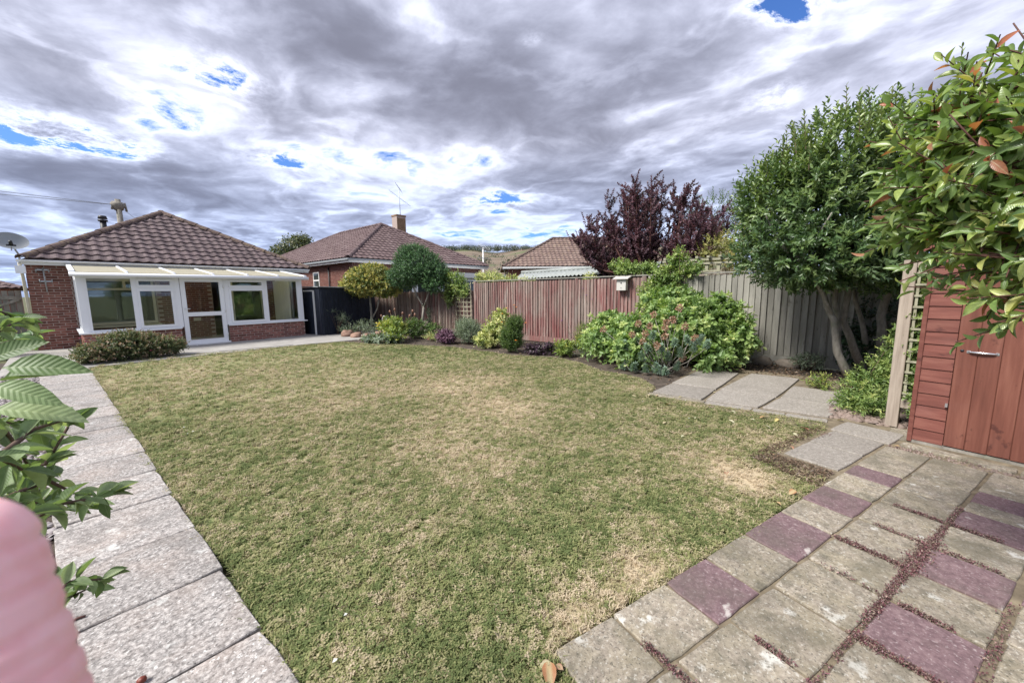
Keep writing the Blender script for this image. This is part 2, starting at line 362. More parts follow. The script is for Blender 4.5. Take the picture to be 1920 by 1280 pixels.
M = {}
M['turf'] = lawn_mat('turf', False); M['blade'] = lawn_mat('grass_blades', True)
M['soil'] = surf('soil', [(.3, (.045, .036, .028)), (.55, (.085, .067, .053)), (.75, (.15, .12, .098))], 9, 8, .95, .9, bdist=.03, coord='World')
M['jointsand'] = surf('joint_sand', [(.3, (.10, .080, .055)), (.55, (.19, .155, .105)), (.75, (.27, .225, .15))], 9, 8, .95, .7, coord='World', bdist=.02)
M['ground'] = surf('ground', [(.3, (.06, .075, .03)), (.7, (.14, .13, .07))], 0.4, 8, .95, .2, coord='World')
M['concrete'] = surf('path_concrete', [(.34, (.085, .078, .072)), (.49, (.27, .25, .235)), (.60, (.46, .43, .40)), (.75, (.64, .61, .58))], 42, 9, .9, .35, coord='Object', orand=.13, rough_n=.78,
    spots=[(3.5, .45, .7, (.36, .28, .23), .35), (60, .60, .66, (.62, .61, .58), .85), (75, .57, .66, (.07, .065, .06), .75), (9, .64, .70, (.56, .56, .53), .6), (3.2, .50, .68, (.13, .12, .11), .5)])
M['terrace'] = surf('terrace_concrete', [(.3, (.26, .245, .225)), (.7, (.38, .365, .34))], 3, 8, .9, .1, coord='World', spots=[(1.2, .5, .7, (.25, .24, .22), .4)])
LICH = [(6, .42, .62, (.27, .235, .155), .5), (14, .50, .68, (.085, .080, .06), .55), (70, .57, .66, (.50, .48, .42), .6), (9, .625, .70, (.54, .53, .48), .75), (90, .56, .65, (.06, .056, .045), .7), (3.2, .46, .66, (.10, .092, .065), .65)]
M['slab_buff'] = surf('paving_buff', [(.30, (.150, .125, .098)), (.5, (.265, .228, .180)), (.68, (.40, .355, .285))], 38, 9, .9, .4, orand=.14, rough_n=.75, spots=LICH)
M['slab_red'] = surf('paving_red', [(.30, (.090, .058, .062)), (.5, (.155, .100, .106)), (.7, (.24, .17, .17))], 38, 9, .9, .35, orand=.10, rough_n=.75,
    spots=[(70, .58, .67, (.42, .36, .35), .5), (9, .65, .71, (.50, .47, .43), .7), (3, .48, .68, (.10, .085, .07), .55), (14, .52, .68, (.09, .06, .06), .45)])
M['slab_grey'] = surf('paving_grey', [(.30, (.15, .135, .115)), (.5, (.26, .235, .205)), (.7, (.37, .34, .30))], 38, 9, .9, .35, orand=.10, rough_n=.75,
    spots=[(55, .60, .66, (.12, .11, .10), .7), (3, .5, .72, (.17, .155, .13), .5), (60, .63, .67, (.6, .6, .56), .6)])
M['mortar'] = surf('mortar', [(.3, (.33, .26, .225)), (.7, (.44, .36, .32))], 20, 5, .95, .3, coord='World')
M['brick'] = surf('red_brick', [(.3, (.145, .062, .050)), (.55, (.235, .100, .078)), (.75, (.32, .155, .12))], 9, 5, .9, .4, orand=.38, spots=[(25, .6, .7, (.26, .17, .14), .4)])
M['brick_yellow'] = surf('chimney_brick', [(.3, (.20, .125, .07)), (.7, (.32, .21, .125))], 5, 5, .9, .4, orand=.3)
M['tile'] = surf('roof_tile', [(.3, (.072, .050, .052)), (.55, (.112, .082, .084)), (.75, (.175, .138, .135))], 5, 7, .8, .25, orand=.20, spots=[(14, .62, .70, (.24, .21, .17), .6), (40, .64, .7, (.3, .28, .24), .5)])
M['tile_far'] = surf('roof_tile_far', [(.3, (.095, .062, .062)), (.55, (.140, .097, .095)), (.75, (.20, .155, .148))], 2.3, 8, .85, .2, coord='World', spots=[(5, .60, .72, (.27, .22, .17), .5)])
M['tile_tan'] = surf('roof_tile_tan', [(.3, (.13, .085, .072)), (.55, (.19, .135, .115)), (.75, (.27, .205, .165))], 2.3, 8, .85, .2, coord='World', spots=[(4, .56, .70, (.33, .25, .15), .55)])
M['hip'] = surf('ridge_tile', [(.3, (.080, .055, .050)), (.6, (.12, .085, .075)), (.8, (.19, .145, .115))], 7, 7, .9, .5, orand=.15, spots=[(9, .5, .65, (.22, .17, .10), .6)])
M['pvc'] = surf('white_pvc', [(.2, (.76, .78, .80)), (.8, (.83, .84, .86))], 2, 3, .35, 0, coord='World', spec=.5)
M['cream'] = surf('cream_pvc', [(.3, (.56, .52, .41)), (.7, (.63, .60, .49))], 3, 3, .45, 0, coord='World')
M['polycarb'], nt_, N_, L_, out_ = newmat('cream_polycarbonate')
_p = N_.new('ShaderNodeBsdfPrincipled'); _p.inputs['Base Color'].default_value = (.62, .585, .46, 1); _p.inputs['Roughness'].default_value = .5
_t = N_.new('ShaderNodeBsdfTranslucent'); _t.inputs[0].default_value = (.75, .72, .6, 1); _x = N_.new('ShaderNodeMixShader'); _x.inputs[0].default_value = .50
L_.new(_p.outputs[0], _x.inputs[1]); L_.new(_t.outputs[0], _x.inputs[2]); L_.new(_x.outputs[0], out_.inputs[0])
M['glass'] = glass_mat('window_glass', (.95, .97, .955), .0); M['glass_in'] = glass_mat('inner_window_glass', (.86, .90, .86), .07); M['glass_dark'] = plain('dark_window_glass', (.035, .045, .040), .06, .8)
M['room'] = plain('room_plaster', (.40, .41, .37), .9)
M['metal'] = plain('galvanised_metal', (.42, .44, .46), .45, .5, .6); M['chrome'] = plain('bright_metal', (.7, .7, .72), .25, .6, .9)
M['greypaint'] = plain('grey_paint', (.25, .27, .28), .5); M['white'] = plain('white_paint', (.72, .72, .70), .6)
M['black'] = plain('black_plastic', (.02, .02, .022), .5)
M['navy'] = surf('navy_boards', [(.3, (.008, .011, .020)), (.7, (.020, .026, .042))], 5, 5, .6, .2, orand=.2, coord='Object')
GREYW = [(.25, (.17, .163, .14)), (.5, (.25, .240, .208)), (.75, (.34, .325, .285))]
M['fence_grey'] = surf('weathered_boards', GREYW, 4, 7, .9, .35, stretch=(2, 2, .45), orand=.22, spots=[(4, .58, .75, (.15, .165, .11), .5, (3, 3, .6)), (9, .62, .72, (.05, .045, .035), .6, (2, 2, 1))])
M['fence_red'] = surf('red_stained_boards', [(.28, (.13, .062, .056)), (.45, (.175, .085, .078)), (.57, (.23, .150, .132)), (.72, (.38, .33, .285))], 4, 8, .9, .35, stretch=(7, 7, .45), orand=.2, coord='World',
    spots=[(1.1, .46, .60, (.24, .200, .170), .8, (1, 1, .4)), (7, .60, .75, (.40, .36, .32), .7, (3, 3, .25)), (.9, .52, .68, (.22, .055, .055), .55, (1, 1, .45)), (5, .56, .70, (.30, .27, .24), .6, (1.4, 1.4, .22))])
M['fence_brown'] = surf('brown_grey_boards', [(.28, (.13, .088, .075)), (.5, (.23, .175, .145)), (.75, (.42, .365, .305))], 4, 8, .9, .35, stretch=(6, 6, .4), orand=.36,
    spots=[(.9, .53, .66, (.19, .06, .06), .7), (3, .6, .8, (.1, .1, .06), .5)])
M['post'] = surf('pale_timber', [(.3, (.25, .205, .165)), (.6, (.36, .305, .25)), (.8, (.45, .39, .325))], 4, 8, .9, .3, stretch=(9, 9, .7), orand=.06)
M['trellis'] = surf('trellis_wood', [(.3, (.24, .23, .16)), (.7, (.38, .37, .27))], 8, 6, .9, .2)
M['shed'] = surf('red_shed_boards', [(.28, (.105, .034, .025)), (.5, (.150, .050, .037)), (.75, (.205, .082, .060))], 3, 8, .62, .25, stretch=(1, 1, 7), orand=.10,
    spots=[(5, .64, .70, (.06, .018, .015), .7, (1, 1, 2)), (1.5, .55, .75, (.17, .08, .068), .4)])
M['shed_v'] = surf('red_door_boards', [(.28, (.105, .036, .024)), (.5, (.145, .052, .035)), (.75, (.20, .082, .056))], 3, 8, .6, .2, stretch=(7, 7, .5), orand=.09,
    spots=[(4.2, .635, .69, (.055, .018, .014), .75, (1.5, 1.5, 1)), (1.5, .55, .75, (.17, .08, .065), .4)])
M['bark'] = surf('grey_bark', [(.3, (.15, .135, .115)), (.6, (.27, .25, .215)), (.8, (.40, .375, .33))], 9, 8, .95, .6, stretch=(2, 2, .7), spots=[(5, .55, .7, (.12, .14, .08), .5)])
M['twig'] = surf('brown_twig', [(.3, (.07, .045, .035)), (.7, (.14, .095, .07))], 20, 5, .9, .3)
M['redtwig'] = plain('red_brown_twig', (.10, .045, .035), .7)
M['stone'] = surf('garden_stone', [(.3, (.16, .13, .10)), (.7, (.34, .29, .24))], 8, 7, .95, .5, orand=.25)
M['pinkstone'] = surf('rough_red_rock', [(.3, (.17, .10, .07)), (.7, (.32, .21, .16))], 9, 7, .95, .7, orand=.15)
M['pebble'] = surf('pebbles', [(.3, (.13, .10, .085)), (.6, (.25, .19, .16)), (.8, (.36, .30, .26))], 6, 4, .7, .2, coord='World')
M['slate'] = surf('slate_chips', [(.35, (.10, .085, .088)), (.5, (.21, .18, .18)), (.62, (.40, .37, .365))], 14, 4, .7, .2, coord='World')
M['litter'] = leaf_mat('leaf_litter', [(0, (.055, .035, .025)), (.5, (.13, .085, .055)), (1, (.27, .19, .13))], tr=.1)
M['sedum'] = leaf_mat('dark_red_stonecrop', [(0, (.075, .030, .036)), (.5, (.15, .058, .068)), (.85, (.22, .105, .11)), (1, (.30, .22, .17))], tr=.05)
M['field'] = surf('hill_field', [(.35, (.14, .108, .075)), (.6, (.185, .145, .105))], .02, 6, .95, 0, coord='World', spots=[(.012, .50, .60, (.10, .12, .05), .9)])
M['hedge'] = leaf_mat('hill_trees', [(0, (.030, .048, .028)), (.6, (.055, .075, .042)), (1, (.085, .10, .06))], tr=.1)
M['corr'] = surf('corrugated_sheet', [(.3, (.22, .24, .23)), (.7, (.33, .35, .335))], 3, 6, .75, .1, coord='World', spots=[(8, .55, .7, (.22, .22, .18), .5)])
M['skin'], nt_, N_, L_, out_ = newmat('pink_skin')
_p = N_.new('ShaderNodeBsdfPrincipled'); _p.inputs['Base Color'].default_value = (.95, .50, .52, 1); _p.inputs['Roughness'].default_value = .55
_p.inputs['Subsurface Weight'].default_value = .25; _p.inputs['Subsurface Radius'].default_value = (.004, .0015, .001); _p.inputs['Subsurface Scale'].default_value = 1.0
_n = N_.new('ShaderNodeTexNoise'); _n.inputs['Scale'].default_value = 260; _n.inputs['Detail'].default_value = 5
_c = N_.new('ShaderNodeTexCoord'); L_.new(_c.outputs['Object'], _n.inputs['Vector']); _r3 = ramp_node(N_, [(.35, (.92, .47, .49)), (.6, (.98, .56, .58))]); L_.new(_n.outputs['Fac'], _r3.inputs[0]); L_.new(_r3.outputs[0], _p.inputs['Base Color'])
_b = N_.new('ShaderNodeBump'); _b.inputs['Strength'].default_value = .15; _b.inputs['Distance'].default_value = .0006; L_.new(_n.outputs['Fac'], _b.inputs['Height']); L_.new(_b.outputs[0], _p.inputs['Normal'])
L_.new(_p.outputs[0], out_.inputs[0])

# ------------------------------------------------------------------ ground, lawn, path, terrace, patio
g = MB(); g.quad((-900, -900, -.09), (1500, -900, -.09), (1500, 1500, -.09), (-900, 1500, -.09)); g.build('ground', M['ground'], kind='structure')

def dense(poly, step=.18, amp=.015, seed=1):
    r = random.Random(seed); out = []
    for i in range(len(poly)):
        a = poly[i]; b = poly[(i+1) % len(poly)]; d = math.dist(a, b); n = max(1, int(d/step))
        for k in range(n):
            t = k/n; out.append((a[0]+(b[0]-a[0])*t+r.uniform(-amp, amp), a[1]+(b[1]-a[1])*t+r.uniform(-amp, amp)))
    return out
LAWN = dense([(.31, 11.8), (.55, 12.35), (1.04, 12.6), (1.99, 12.45), (3.66, 12.08), (5.61, 11.71), (5.80, 11.0), (5.88, 10.29), (6.21, 9.83), (6.62, 8.9), (6.90, 7.93), (6.88, 6.45),
        (6.85, 5.76), (7.20, 4.81), (6.94, 3.93), (6.54, 3.35), (6.35, 2.45), (5.9, 2.05), (5.36, 1.98), (5.37, 1.2), (5.42, .6), (5.47, .0), (5.15, -.04), (4.62, .16), (4.12, .33), (3.92, .40), (3.80, -.06),
        (3.33, .08), (2.6, .31), (2.2, .47), (1.5, .71), (1.2, .83), (1.02, .32), (.9, -.4), (.5, -.5), (.47, .6), (.475, 1.44), (.48, 1.86), (.465, 2.2), (.49, 2.46), (.44, 2.8), (.43, 3.1), (.46, 3.35), (.42, 3.8), (.43, 4.3), (.37, 5), (.38, 5.5), (.345, 6.2), (.36, 7.0),
        (.335, 7.5), (.34, 8.6), (.30, 10.1), (.32, 11)])
def flat(name, poly, z, m, **kw):
    me = bpy.data.meshes.new(name); me.from_pydata([(x, y, z) for x, y in poly], [], [tuple(range(len(poly)))]); me.update()
    # keep normals up
    if me.polygons[0].normal.z < 0: me.flip_normals()
    o = link(name, me, m); return tag(o, **kw)
def raised(name, poly, z0, z1, m, **kw):
    n = len(poly); area = sum(poly[i][0]*poly[(i+1) % n][1]-poly[(i+1) % n][0]*poly[i][1] for i in range(n))
    if area < 0: poly = poly[::-1]
    b = MB(); b.add([(x, y, z0) for x, y in poly]+[(x, y, z1) for x, y in poly], [tuple(range(n, 2*n))]+[(i, (i+1) % n, n+(i+1) % n, n+i) for i in range(n)])
    return b.build(name, m, **kw)
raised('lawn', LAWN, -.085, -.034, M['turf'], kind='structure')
BED = [(5.6, 11.71), (5.88, 10.29), (6.21, 9.83), (6.92, 7.93), (6.88, 6.45), (6.85, 5.76), (7.20, 4.81), (6.94, 3.93), (6.54, 3.35), (6.35, 2.40), (5.6, 1.98), (5.7, -.1), (5.75, -.65), (6.3, -2.6), (9.2, -2.6), (9.2, 16.4), (8.2, 16.4), (6.0, 13.0)]
raised('flower_bed', BED, -.087, -.030, M['soil'], kind='structure')
raised('soil_border', [(-1.7, .5), (-.13, .5), (-.13, 2.6), (-.33, 12.3), (-.8, 14.6), (-1.7, 14.6)], -.087, -.028, M['soil'], kind='structure')
raised('subbase', [(.9, .30), (1.25, .74), (3.62, -.04), (3.96, .40), (4.62, .16), (5.12, -.02), (5.35, 1.9), (8.2, 1.9), (8.2, -.2), (5.9, -.2), (5.7, -.9), (5.2, -3), (.5, -2.0)], -.088, -.012, M['jointsand'], kind='structure')

def slab(parent, pts, m, top=0.0, th=.05, seed=0, gap=.006, name='slab'):
    """one paving slab: chipped outline, chamfered top, slight tilt"""
    r = random.Random(seed); c = np.mean(np.array(pts), axis=0)
    out = []
    n = len(pts)
    for i in range(n):
        a = np.array(pts[i]); b = np.array(pts[(i+1) % n])
        for k in range(4):
            t = k/4 if k else .02
            p = a+(b-a)*t; d = (c-p); d /= np.linalg.norm(d)
            out.append(p+d*(gap*.6+r.uniform(0, .004 if k else .009)))
    dz = r.uniform(-.002, .002); tx, ty = r.uniform(-.006, .006), r.uniform(-.006, .006)
    k = len(out); vs = []
    for lev in range(3):
        for p in out:
            q = p if lev < 2 else p+(c-p)/np.linalg.norm(c-p)*.005
            z = (-th, -.005, 0.0)[lev]
            vs.append((q[0]-c[0], q[1]-c[1], z+((q[0]-c[0])*tx+(q[1]-c[1])*ty if lev else 0)))
    fs = [tuple(range(2*k, 3*k))]+[(l*k+i, l*k+(i+1) % k, (l+1)*k+(i+1) % k, (l+1)*k+i) for l in range(2) for i in range(k)]
    b = MB(); b.add(vs, fs); me = b.mesh(name)
    if me.polygons[0].normal.z < 0: me.flip_normals()
    o = link(name, me, m, parent); o.location = (c[0], c[1], top+dz); return o
def sroot(name, kind='structure'):
    o = bpy.data.objects.new(name, None); COL.objects.link(o); o['kind'] = kind; o.empty_display_size = .1; return o
path = sroot('garden_path')
pj = [.1, .72, 1.30, 1.90, 2.50, 3.10, 3.78, 4.42, 5.02, 5.64, 6.28, 6.92, 7.54, 8.2, 8.84, 9.5, 10.15, 10.8, 11.45, 12.1]
def pxl(y): return -.085-.025*min(y, 12) if y > 2.7 else -.06-.02*y
def pxr(y): return .475-.0145*y
for i in range(len(pj)-1):
    a, b = pj[i], pj[i+1]; s = -.0
    sk = .028
    slab(path, [(pxl(a), a-sk*(.0)), (pxr(a), a-sk), (pxr(b), b-sk), (pxl(b), b)], M['concrete'], seed=i+3, gap=.001 if i in (2, 4, 7, 8, 11, 13) else .010)
ter = MB(); ter.box(-.9, 9.1, 12.1, 17.2, -.08, -.012)
terr = ter.build('terrace', M['terrace'], kind='structure')
tx = [-.85, .9, 2.6, 4.4, 6.2, 8.2]
for i in range(5):
    y0 = [12.12, 12.62, 12.45, 12.15, 11.75][i]
    q = slab(terr, [(tx[i], y0 if i else 12.12), (tx[i+1], [12.62, 12.45, 12.15, 11.78, 13.2][i]), (tx[i+1], 14.72), (tx[i], 14.72)], M['terrace'], seed=60+i, gap=.002)

patio = sroot('patio')
PO = np.array([1.185, .791]); PU = np.array([.9455, -.3256]); PV = np.array([-.3256, -.9455])
def uv(u, v): return tuple(PO+PU*u+PV*v)
B_, R_ = 'slab_buff', 'slab_red'
strips = [(0, .30, [(0, .345, B_), (.35, .72, B_), (.72, 1.075, R_), (1.075, 1.475, B_), (1.475, 1.93, R_), (1.93, 2.25, B_), (2.25, 2.60, R_), (2.60, 2.985, B_), (2.985, 3.25, R_), (3.25, 3.98, B_)]),
          (.304, .628, [(-.35, .02, B_), (.03, .40, B_), (.405, .78, B_), (.78, 1.165, B_), (1.17, 1.55, B_), (1.555, 1.91, B_), (1.915, 2.27, B_), (2.275, 2.67, B_), (2.675, 3.02, B_), (3.02, 3.38, B_), (3.38, 3.98, B_)]),
          (.640, .955, [(-.05, .36, B_), (.36, .76, B_), (.77, 1.165, B_), (1.175, 1.55, R_), (1.56, 1.905, B_), (1.92, 2.26, R_), (2.27, 2.66, B_), (2.67, 2.99, R_), (2.99, 3.20, B_), (3.20, 3.46, R_), (3.46, 4.0, B_)]),
          (.980, 1.30, [(.1, .5, B_), (.5, .9, B_), (.9, 1.28, B_), (1.28, 1.66, B_), (1.66, 2.04, B_), (2.04, 2.42, R_), (2.42, 2.8, B_), (2.8, 3.2, B_), (3.2, 3.6, B_), (3.6, 4.0, B_)]),
          (1.305, 1.62, [(.4, .8, B_), (.8, 1.2, R_), (1.2, 1.6, B_), (1.6, 2.0, B_), (2.0, 2.4, B_), (2.4, 2.8, B_), (2.8, 3.4, B_), (3.4, 4.0, B_)]),
          (-.44, -.02, [(2.98, 3.50, 'slab_grey'), (3.50, 4.04, 'slab_grey')]),
          (-.47, .02, [(4.06, 4.50, 'slab_grey')])]
k = 100
for v0, v1, row in strips:
    for (u0, u1, mm_) in row:
        k += 1; slab(patio, [uv(u0, v0), uv(u1, v0), uv(u1, v1), uv(u0, v1)], M[mm_], seed=k, top=0.0 if v0 >= 0 else .004)
# raised concrete edge in front of the shed, cut in lengths
for (u0, v0, v1) in ((4.10, .06, .75), (4.10, .76, 1.5), (4.10, 1.51, 2.3)):
    k += 1; slab(patio, [uv(u0, v0), uv(u0+.12, v0), uv(u0+.12, v1), uv(u0, v1)], M['slab_buff'], seed=k, top=.012, name='edging')
for (p) in ([(5.68, -.60), (5.22, -.53), (5.26, -.68), (5.66, -.76)],):
    k += 1; slab(patio, p, M['slab_buff'], seed=k, top=.0)
small = sroot('small_patio')
for p in ([(5.50, 1.93), (6.22, 1.88), (6.24, 1.23), (5.52, 1.25)], [(6.23, 1.88), (7.75, 1.78), (7.75, 1.17), (6.25, 1.22)],
          [(5.53, 1.21), (6.25, 1.19), (6.28, .48), (5.60, .60)], [(6.26, 1.19), (7.78, 1.0), (7.83, .30), (6.29, .47)],
          [(5.61, .57), (6.28, .45), (6.24, -.20), (5.66, -.10)], [(6.29, .44), (7.18, .36), (7.12, -.30), (6.25, -.20)]):
    k += 1; slab(small, p, M['slab_grey'], seed=k, top=.012, gap=.007)
ky = [1.96, 1.20, .66, .32, -.08]
for i in range(4):
    k += 1; slab(small, [(5.38+.018*i, ky[i]), (5.50+.02*i, ky[i]), (5.52+.02*i, ky[i+1]), (5.40+.02*i, ky[i+1])], M['slab_buff' if i == 0 else 'slab_grey'], seed=k, top=.0, name='edging')

# ------------------------------------------------------------------ grass (nobody could count it): instanced tufts on computed points
def in_poly(P, poly):
    x, y = P[:, 0], P[:, 1]; ins = np.zeros(len(P), bool); n = len(poly); j = n-1
    for i in range(n):
        xi, yi = poly[i]; xj, yj = poly[j]
        c = ((yi > y) != (yj > y)) & (x < (xj-xi)*(y-yi)/((yj-yi) or 1e-9)+xi); ins ^= c; j = i
    return ins
def tuft(seed, n=13, h=.030, spread=.028, w=.0024):
    r = random.Random(seed); V = []; F = []
    for i in range(n):
        a = r.uniform(0, 6.28); rr = spread*math.sqrt(r.random()); x, y = rr*math.cos(a), rr*math.sin(a)
        b = r.uniform(0, 6.28); lean = r.uniform(.2, 1.1); hh = h*r.uniform(.5, 1.15); ww = w*r.uniform(.7, 1.5)
        dx, dy = math.cos(b), math.sin(b); px_, py_ = -dy*ww, dx*ww
        k = len(V)
        V += [(x-px_, y-py_, 0), (x+px_, y+py_, 0), (x+dx*lean*hh*.4+px_*.8, y+dy*lean*hh*.4+py_*.8, hh*.7), (x+dx*lean*hh*.4-px_*.8, y+dy*lean*hh*.4-py_*.8, hh*.7), (x+dx*lean*hh, y+dy*lean*hh, hh*(1.05-.25*lean))]
        F += [(k, k+1, k+2, k+3), (k+3, k+2, k+4)]
    me = bpy.data.meshes.new('tuft'); me.from_pydata(V, [], F); me.materials.append(M['blade']); me.update(); return me
def clover(seed, n=9):
    r = random.Random(seed); V = []; F = []
    for i in range(n):
        a = r.uniform(0, 6.28); rr = .032*math.sqrt(r.random()); c = np.array([rr*math.cos(a), rr*math.sin(a), r.uniform(.008, .026)])
        for q in range(3):
            b = a+q*2.09+r.uniform(-.2, .2); d = np.array([math.cos(b), math.sin(b), r.uniform(-.1, .5)]); s = np.array([-math.sin(b), math.cos(b), 0])*.0035
            k = len(V); V += [tuple(c), tuple(c+d*.006+s), tuple(c+d*.011), tuple(c+d*.006-s)]; F.append((k, k+1, k+2, k+3))
    me = bpy.data.meshes.new('clover'); me.from_pydata(V, [], F); me.materials.append(M['blade']); me.update(); return me
def instance_cloud(name, P, S, meshes, kindm, seed, **kw):
    srcs = bpy.data.collections.new(name+'_source')
    for i, me in enumerate(meshes):
        o = bpy.data.objects.new(name+'_source_%d' % i, me); srcs.objects.link(o)
    me = bpy.data.meshes.new(name); me.vertices.add(len(P)); me.vertices.foreach_set('co', np.asarray(P, np.float32).ravel())
    a = me.attributes.new('size', 'FLOAT', 'POINT'); a.data.foreach_set('value', np.asarray(S, np.float32)); me.materials.append(kindm)
    o = link(name, me); tag(o, **kw)
    ng = bpy.data.node_groups.new(name, 'GeometryNodeTree')
    ng.interface.new_socket('Geometry', in_out='INPUT', socket_type='NodeSocketGeometry'); ng.interface.new_socket('Geometry', in_out='OUTPUT', socket_type='NodeSocketGeometry')
    N = ng.nodes; L = ng.links; gi = N.new('NodeGroupInput'); go = N.new('NodeGroupOutput')
    ip = N.new('GeometryNodeInstanceOnPoints'); ci = N.new('GeometryNodeCollectionInfo'); ci.inputs[0].default_value = srcs; ci.inputs[1].default_value = True; ci.inputs[2].default_value = True
    L.new(gi.outputs[0], ip.inputs['Points']); L.new(ci.outputs[0], ip.inputs['Instance']); ip.inputs['Pick Instance'].default_value = True
    ri = N.new('FunctionNodeRandomValue'); ri.data_type = 'INT'; ri.inputs[4].default_value = 0; ri.inputs[5].default_value = len(meshes)-1; ri.inputs['Seed'].default_value = seed
    L.new(ri.outputs[2], ip.inputs['Instance Index'])
    rv = N.new('FunctionNodeRandomValue'); rv.data_type = 'FLOAT_VECTOR'; rv.inputs[0].default_value = (-.12, -.12, 0); rv.inputs[1].default_value = (.12, .12, 6.283); rv.inputs['Seed'].default_value = seed+1
    L.new(rv.outputs[0], ip.inputs['Rotation'])
    na = N.new('GeometryNodeInputNamedAttribute'); na.data_type = 'FLOAT'; na.inputs[0].default_value = 'size'; L.new(na.outputs[0], ip.inputs['Scale'])
    L.new(ip.outputs[0], go.inputs[0])
    md = o.modifiers.new('scatter', 'NODES'); md.node_group = ng; return o
def grass_points():
    out = []; S = []
    for (y0, y1, dens) in ((-.6, 3, 2300), (3, 6, 1150), (6, 9.5, 520), (9.5, 12.8, 300)):
        n = int(7.2*(y1-y0)*dens); P = np.column_stack([RNG.uniform(.3, 7.4, n), RNG.uniform(y0, y1, n), np.full(n, -.036)])
        P = P[in_poly(P, LAWN)]
        d = np.hypot(P[:, 0], P[:, 1]); keep = RNG.random(len(P)) < np.clip(3.2/np.maximum(d, .5), .16, 1)**(.8) * (1 if y0 < 3 else 1.3)
        P = P[keep]; out.append(P)
    P = np.concatenate(out); d = np.hypot(P[:, 0], P[:, 1])
    S = RNG.uniform(.65, 1.25, len(P))*(1+.07*np.clip(d-3, 0, 9))
    dv = np.array([dry_value(x, y) for x, y in P[:, :2]]); keep = RNG.random(len(P)) > np.clip(dv-.45, 0, .55)
    P, S, dv = P[keep], S[keep]*np.clip(1.05-.25*dv[keep], .6, 1.25), dv[keep]
    return P, S
GP, GS = grass_points()
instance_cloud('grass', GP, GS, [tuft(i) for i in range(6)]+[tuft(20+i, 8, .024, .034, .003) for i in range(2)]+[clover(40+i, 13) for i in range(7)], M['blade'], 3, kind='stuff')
tp_ = np.column_stack([RNG.uniform(.3, 7.0, 900), RNG.uniform(-.4, 9, 900), np.full(900, -.036)]); tp_ = tp_[in_poly(tp_, LAWN)]
tp_ = np.concatenate([tp_+[RNG.normal(0, .03), RNG.normal(0, .03), 0] for _ in range(2)])
instance_cloud('grass', tp_, RNG.uniform(.9, 1.6, len(tp_)), [tuft(80+i, 7, .045, .030, .0028) for i in range(3)]+[clover(90), clover(91, 16)], M['blade'], 21, kind='stuff')
# longer fringe at the lawn's edges
E_ = np.array(LAWN); eP = []
for i in range(len(E_)):
    a, b = E_[i], E_[(i+1) % len(E_)]; L_n = np.linalg.norm(b-a)
    for t in RNG.random(int(L_n*130)): eP.append((*(a+(b-a)*t+RNG.normal(0, .014, 2)), -.04))
eP = np.array(eP); instance_cloud('grass', eP, RNG.uniform(.8, 1.35, len(eP)), [tuft(60+i, 11, .04, .022) for i in range(4)]+[clover(70)], M['blade'], 9, kind='stuff')

# ------------------------------------------------------------------ leaves
def leaf_tmpl(kind='simple', fold=.25, curl=.15):
    """unit leaf: y 0..1 along, x half width .5 (scaled later), z up"""
    if kind == 'simple':
        V = [(0, 0, 0), (.42, .28, fold*.42), (.44, .64, fold*.40-curl*.3), (0, 1, -curl), (-.44, .64, fold*.40-curl*.3), (-.42, .28, fold*.42)]
        F = [(0, 1, 2, 3), (0, 3, 4, 5)]
    elif kind == 'flat':
        V = [(0, 0, 0), (.5, .5, 0), (0, 1, 0), (-.5, .5, 0)]; F = [(0, 1, 2), (0, 2, 3)]
    else:
        ys = [0, .06, .22, .42, .62, .8, .93, 1.0]; ws = [.03, .05, .34, .49, .46, .30, .12, 0.0]; V = []; F = []
        for y, w in zip(ys, ws):
            zc = -curl*y*y; V += [(-w, y, zc+fold*w*1.1), (0, y, zc), (w, y, zc+fold*w*1.1)]
        for i in range(len(ys)-1):
            b = i*3; F += [(b, b+1, b+4, b+3), (b+1, b+2, b+5, b+4)]
    return np.array(V, float), np.array(F, int)
TS, TF, TD = leaf_tmpl('simple'), leaf_tmpl('flat'), leaf_tmpl('detail', .32, .18)
TD2 = leaf_tmpl('detail', .18, .34); TD3 = leaf_tmpl('detail', .42, .05)
def unit(a): return a/(np.linalg.norm(a, axis=-1, keepdims=True)+1e-9)
def leaves_mesh(name, tm, P, D, Nn, Lg, W, tint, smooth=False):
    V0, F0 = tm; n = len(P); D = unit(D); X = unit(np.cross(D, Nn)); Z = np.cross(X, D)
    V = (P[:, None, :]+X[:, None, :]*(V0[None, :, 0:1]*W[:, None, None])+D[:, None, :]*(V0[None, :, 1:2]*Lg[:, None, None])+Z[:, None, :]*(V0[None, :, 2:3]*Lg[:, None, None]*.9)).reshape(-1, 3)
    F = (F0[None]+(np.arange(n)*len(V0))[:, None, None]).reshape(-1, F0.shape[1])
    return mesh_np(name, V, F, np.repeat(tint, len(V0)), smooth)
def blob_points(blobs, n, shell=.55, rng=None):
    rng = rng or RNG; vol = np.array([b[3]*b[4]*b[5]*(b[6] if len(b) > 6 else 1) for b in blobs])**.8; ix = rng.choice(len(blobs), n, p=vol/vol.sum()); Bq = np.array([b[:6] for b in blobs])[ix]
    d = unit(rng.normal(size=(n, 3))); r = (shell+(1-shell)*rng.random(n))**1.0*np.where(rng.random(n) < .15, rng.random(n)**.5, 1)
    return Bq[:, :3]+d*r[:, None]*Bq[:, 3:6], d
